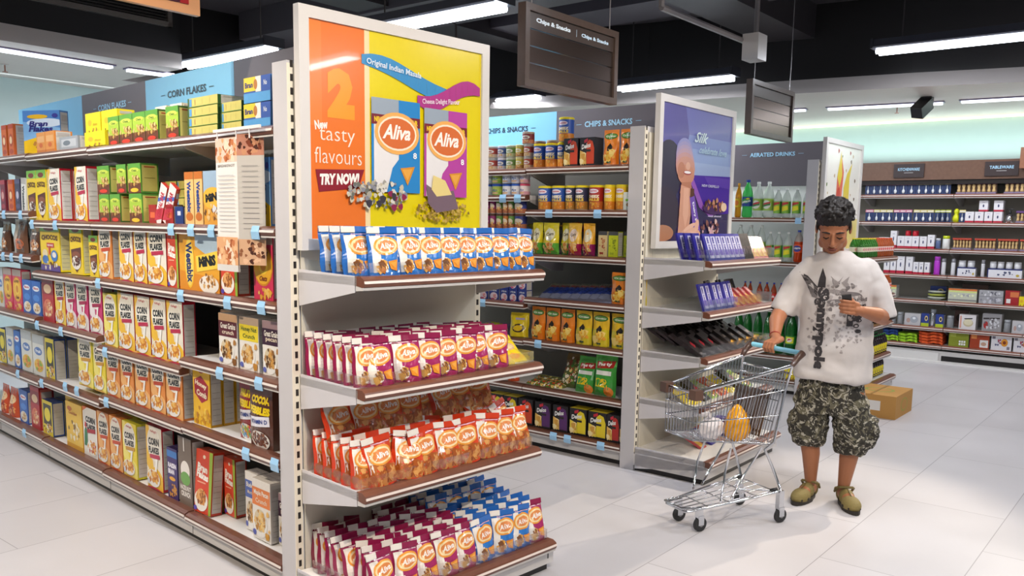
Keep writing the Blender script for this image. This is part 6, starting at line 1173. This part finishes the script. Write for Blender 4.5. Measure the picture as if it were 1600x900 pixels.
# camouflage shorts
def camo():
    M = bpy.data.materials.new('camouflage'); M.use_nodes = True; nt = M.node_tree; n = nt.nodes; L = nt.links.new; bs = n['Principled BSDF']; bs.inputs['Roughness'].default_value = .9
    tc = n.new('ShaderNodeTexCoord'); prev = None
    def layer(scale, dist, lo, hi, col, prev_, det=4):
        nz = n.new('ShaderNodeTexNoise'); nz.inputs['Scale'].default_value = scale; nz.inputs['Detail'].default_value = det; nz.inputs['Distortion'].default_value = dist; L(tc.outputs['Object'], nz.inputs[0])
        mr = n.new('ShaderNodeMapRange'); mr.inputs[1].default_value = lo; mr.inputs[2].default_value = hi; L(nz.outputs[0], mr.inputs[0])
        mx = n.new('ShaderNodeMix'); mx.data_type = 'RGBA'; L(mr.outputs[0], mx.inputs[0])
        if isinstance(prev_, str): mx.inputs[6].default_value = C(prev_)
        else: L(prev_, mx.inputs[6])
        mx.inputs[7].default_value = C(col); return mx.outputs[2]
    o = layer(10, 2.5, .52, .54, '#66614f', '#33302a', 6); o = layer(13, 4.0, .555, .575, '#aaa597', o, 6); o = layer(22, 2, .57, .6, '#2a2822', o)
    L(o, bs.inputs['Base Color']); return M
MATS['camo'] = camo()
b = MB()
loft(b, [(0, .01, .17, .115, .52), (0, .01, .175, .12, .6), (0, 0, .165, .11, .72), (0, 0, .155, .1, .78)])
limb(b, [(-.095, .02, .58), (-.1, .025, .45)], [.1, .1]); limb(b, [(.1, .02, .58), (.128, .01, .45)], [.1, .105])
loft(b, [(-.1, .03, .07, .075, .315), (-.102, .028, .09, .09, .34), (-.104, .026, .105, .105, .42), (-.1, .025, .1, .1, .5)]); loft(b, [(.12, .01, .082, .085, .295), (.124, .01, .095, .095, .32), (.13, .01, .11, .11, .42), (.125, .015, .1, .1, .5)])
b.ball((-.188, .02, .44), (.035, .07, .085), '#ffffff'); b.ball((.225, .01, .43), (.04, .075, .09), '#ffffff'); b.ball((.15, -.085, .38), (.05, .03, .06), '#ffffff'); b.ball((-.11, -.06, .38), (.05, .03, .05), '#ffffff')
remesh(b, 'shorts', .009, 'camo', man, 3, ((.05, .03), (.02, .01)))
# shoes
mat('suede', .75, base='#8a7a48', noise=.25, nscale=90, bump=.3)
for (hx, hy), (tx_, ty) in feet:
    a = Vector((hx, hy, 0)); c = Vector((tx_, ty, 0)); d_ = (c-a); L_ = d_.length; d_.normalize(); s_ = Vector((-d_.y, d_.x, 0)); MM = Matrix((( d_.x, s_.x, 0, a.x), (d_.y, s_.y, 0, a.y), (0, 0, 1, 0), (0, 0, 0, 1)))
    b = MB(); b.M = MM
    b.ball((L_*.72, 0, .035), (L_*.36, .05, .045), '#ffffff', 16, 10); b.ball((L_*.35, 0, .045), (L_*.3, .041, .05), '#ffffff', 16, 10); b.ball((-.005, 0, .045), (.03, .037, .05), '#ffffff', 14, 8)
    sd = remesh(b, 'sandal', .004, 'suede', man, 2)
    b = MB(); b.M = MM; n = 20; pr_ = [(L_*.5+L_*.62*math.cos(2*PI*i/n), (.05-.008*(math.cos(2*PI*i/n) < 0))*math.sin(2*PI*i/n)) for i in range(n)]
    b.prism(pr_, 'z', .001, .022, '#2c2620'); b.build('sole', 'rubber', sd)
    b = MB(); b.M = MM; b.tube([(-.035, -.02, .07), (-.04, .0, .075), (-.035, .02, .07)], .007, '#6c6038', 6); b.tube([(.0, -.045, .055), (.03, -.05, .085), (.06, -.035, .098), (.06, .035, .098), (.03, .05, .085), (0, .045, .055)], .007, '#7a6c40', 6)
    b.tube([(L_*.35, 0, .097), (L_*.7, 0, .08), (L_*.98, 0, .05)], .003, '#6c6038', 5)
    for s in (-1, 1):
        for t in (.75, .95): b.ball((L_*t, s*(.046 if t < .9 else .03), .03), (.014, .006, .009), '#241c18', 8, 5)
    b.build('strap', 'rubber', sd)
b = MB(); wv = Vector((-.302, -.215, .958)); b.tube([wv+Vector((math.cos(a)*.7, 0, 0))*.04+(Vector((.1, .75, .55)).normalized().cross(Vector((1, 0, 0))))*math.sin(a)*.031 for a in [2*PI*i/16 for i in range(16)]], .0035, '#a03a34', 6, closed=True); b.build('bracelet', 'plastic', man, True)
tag(man, 'young man in white printed t-shirt and camouflage shorts looking at his phone', 'person')
write_labels()
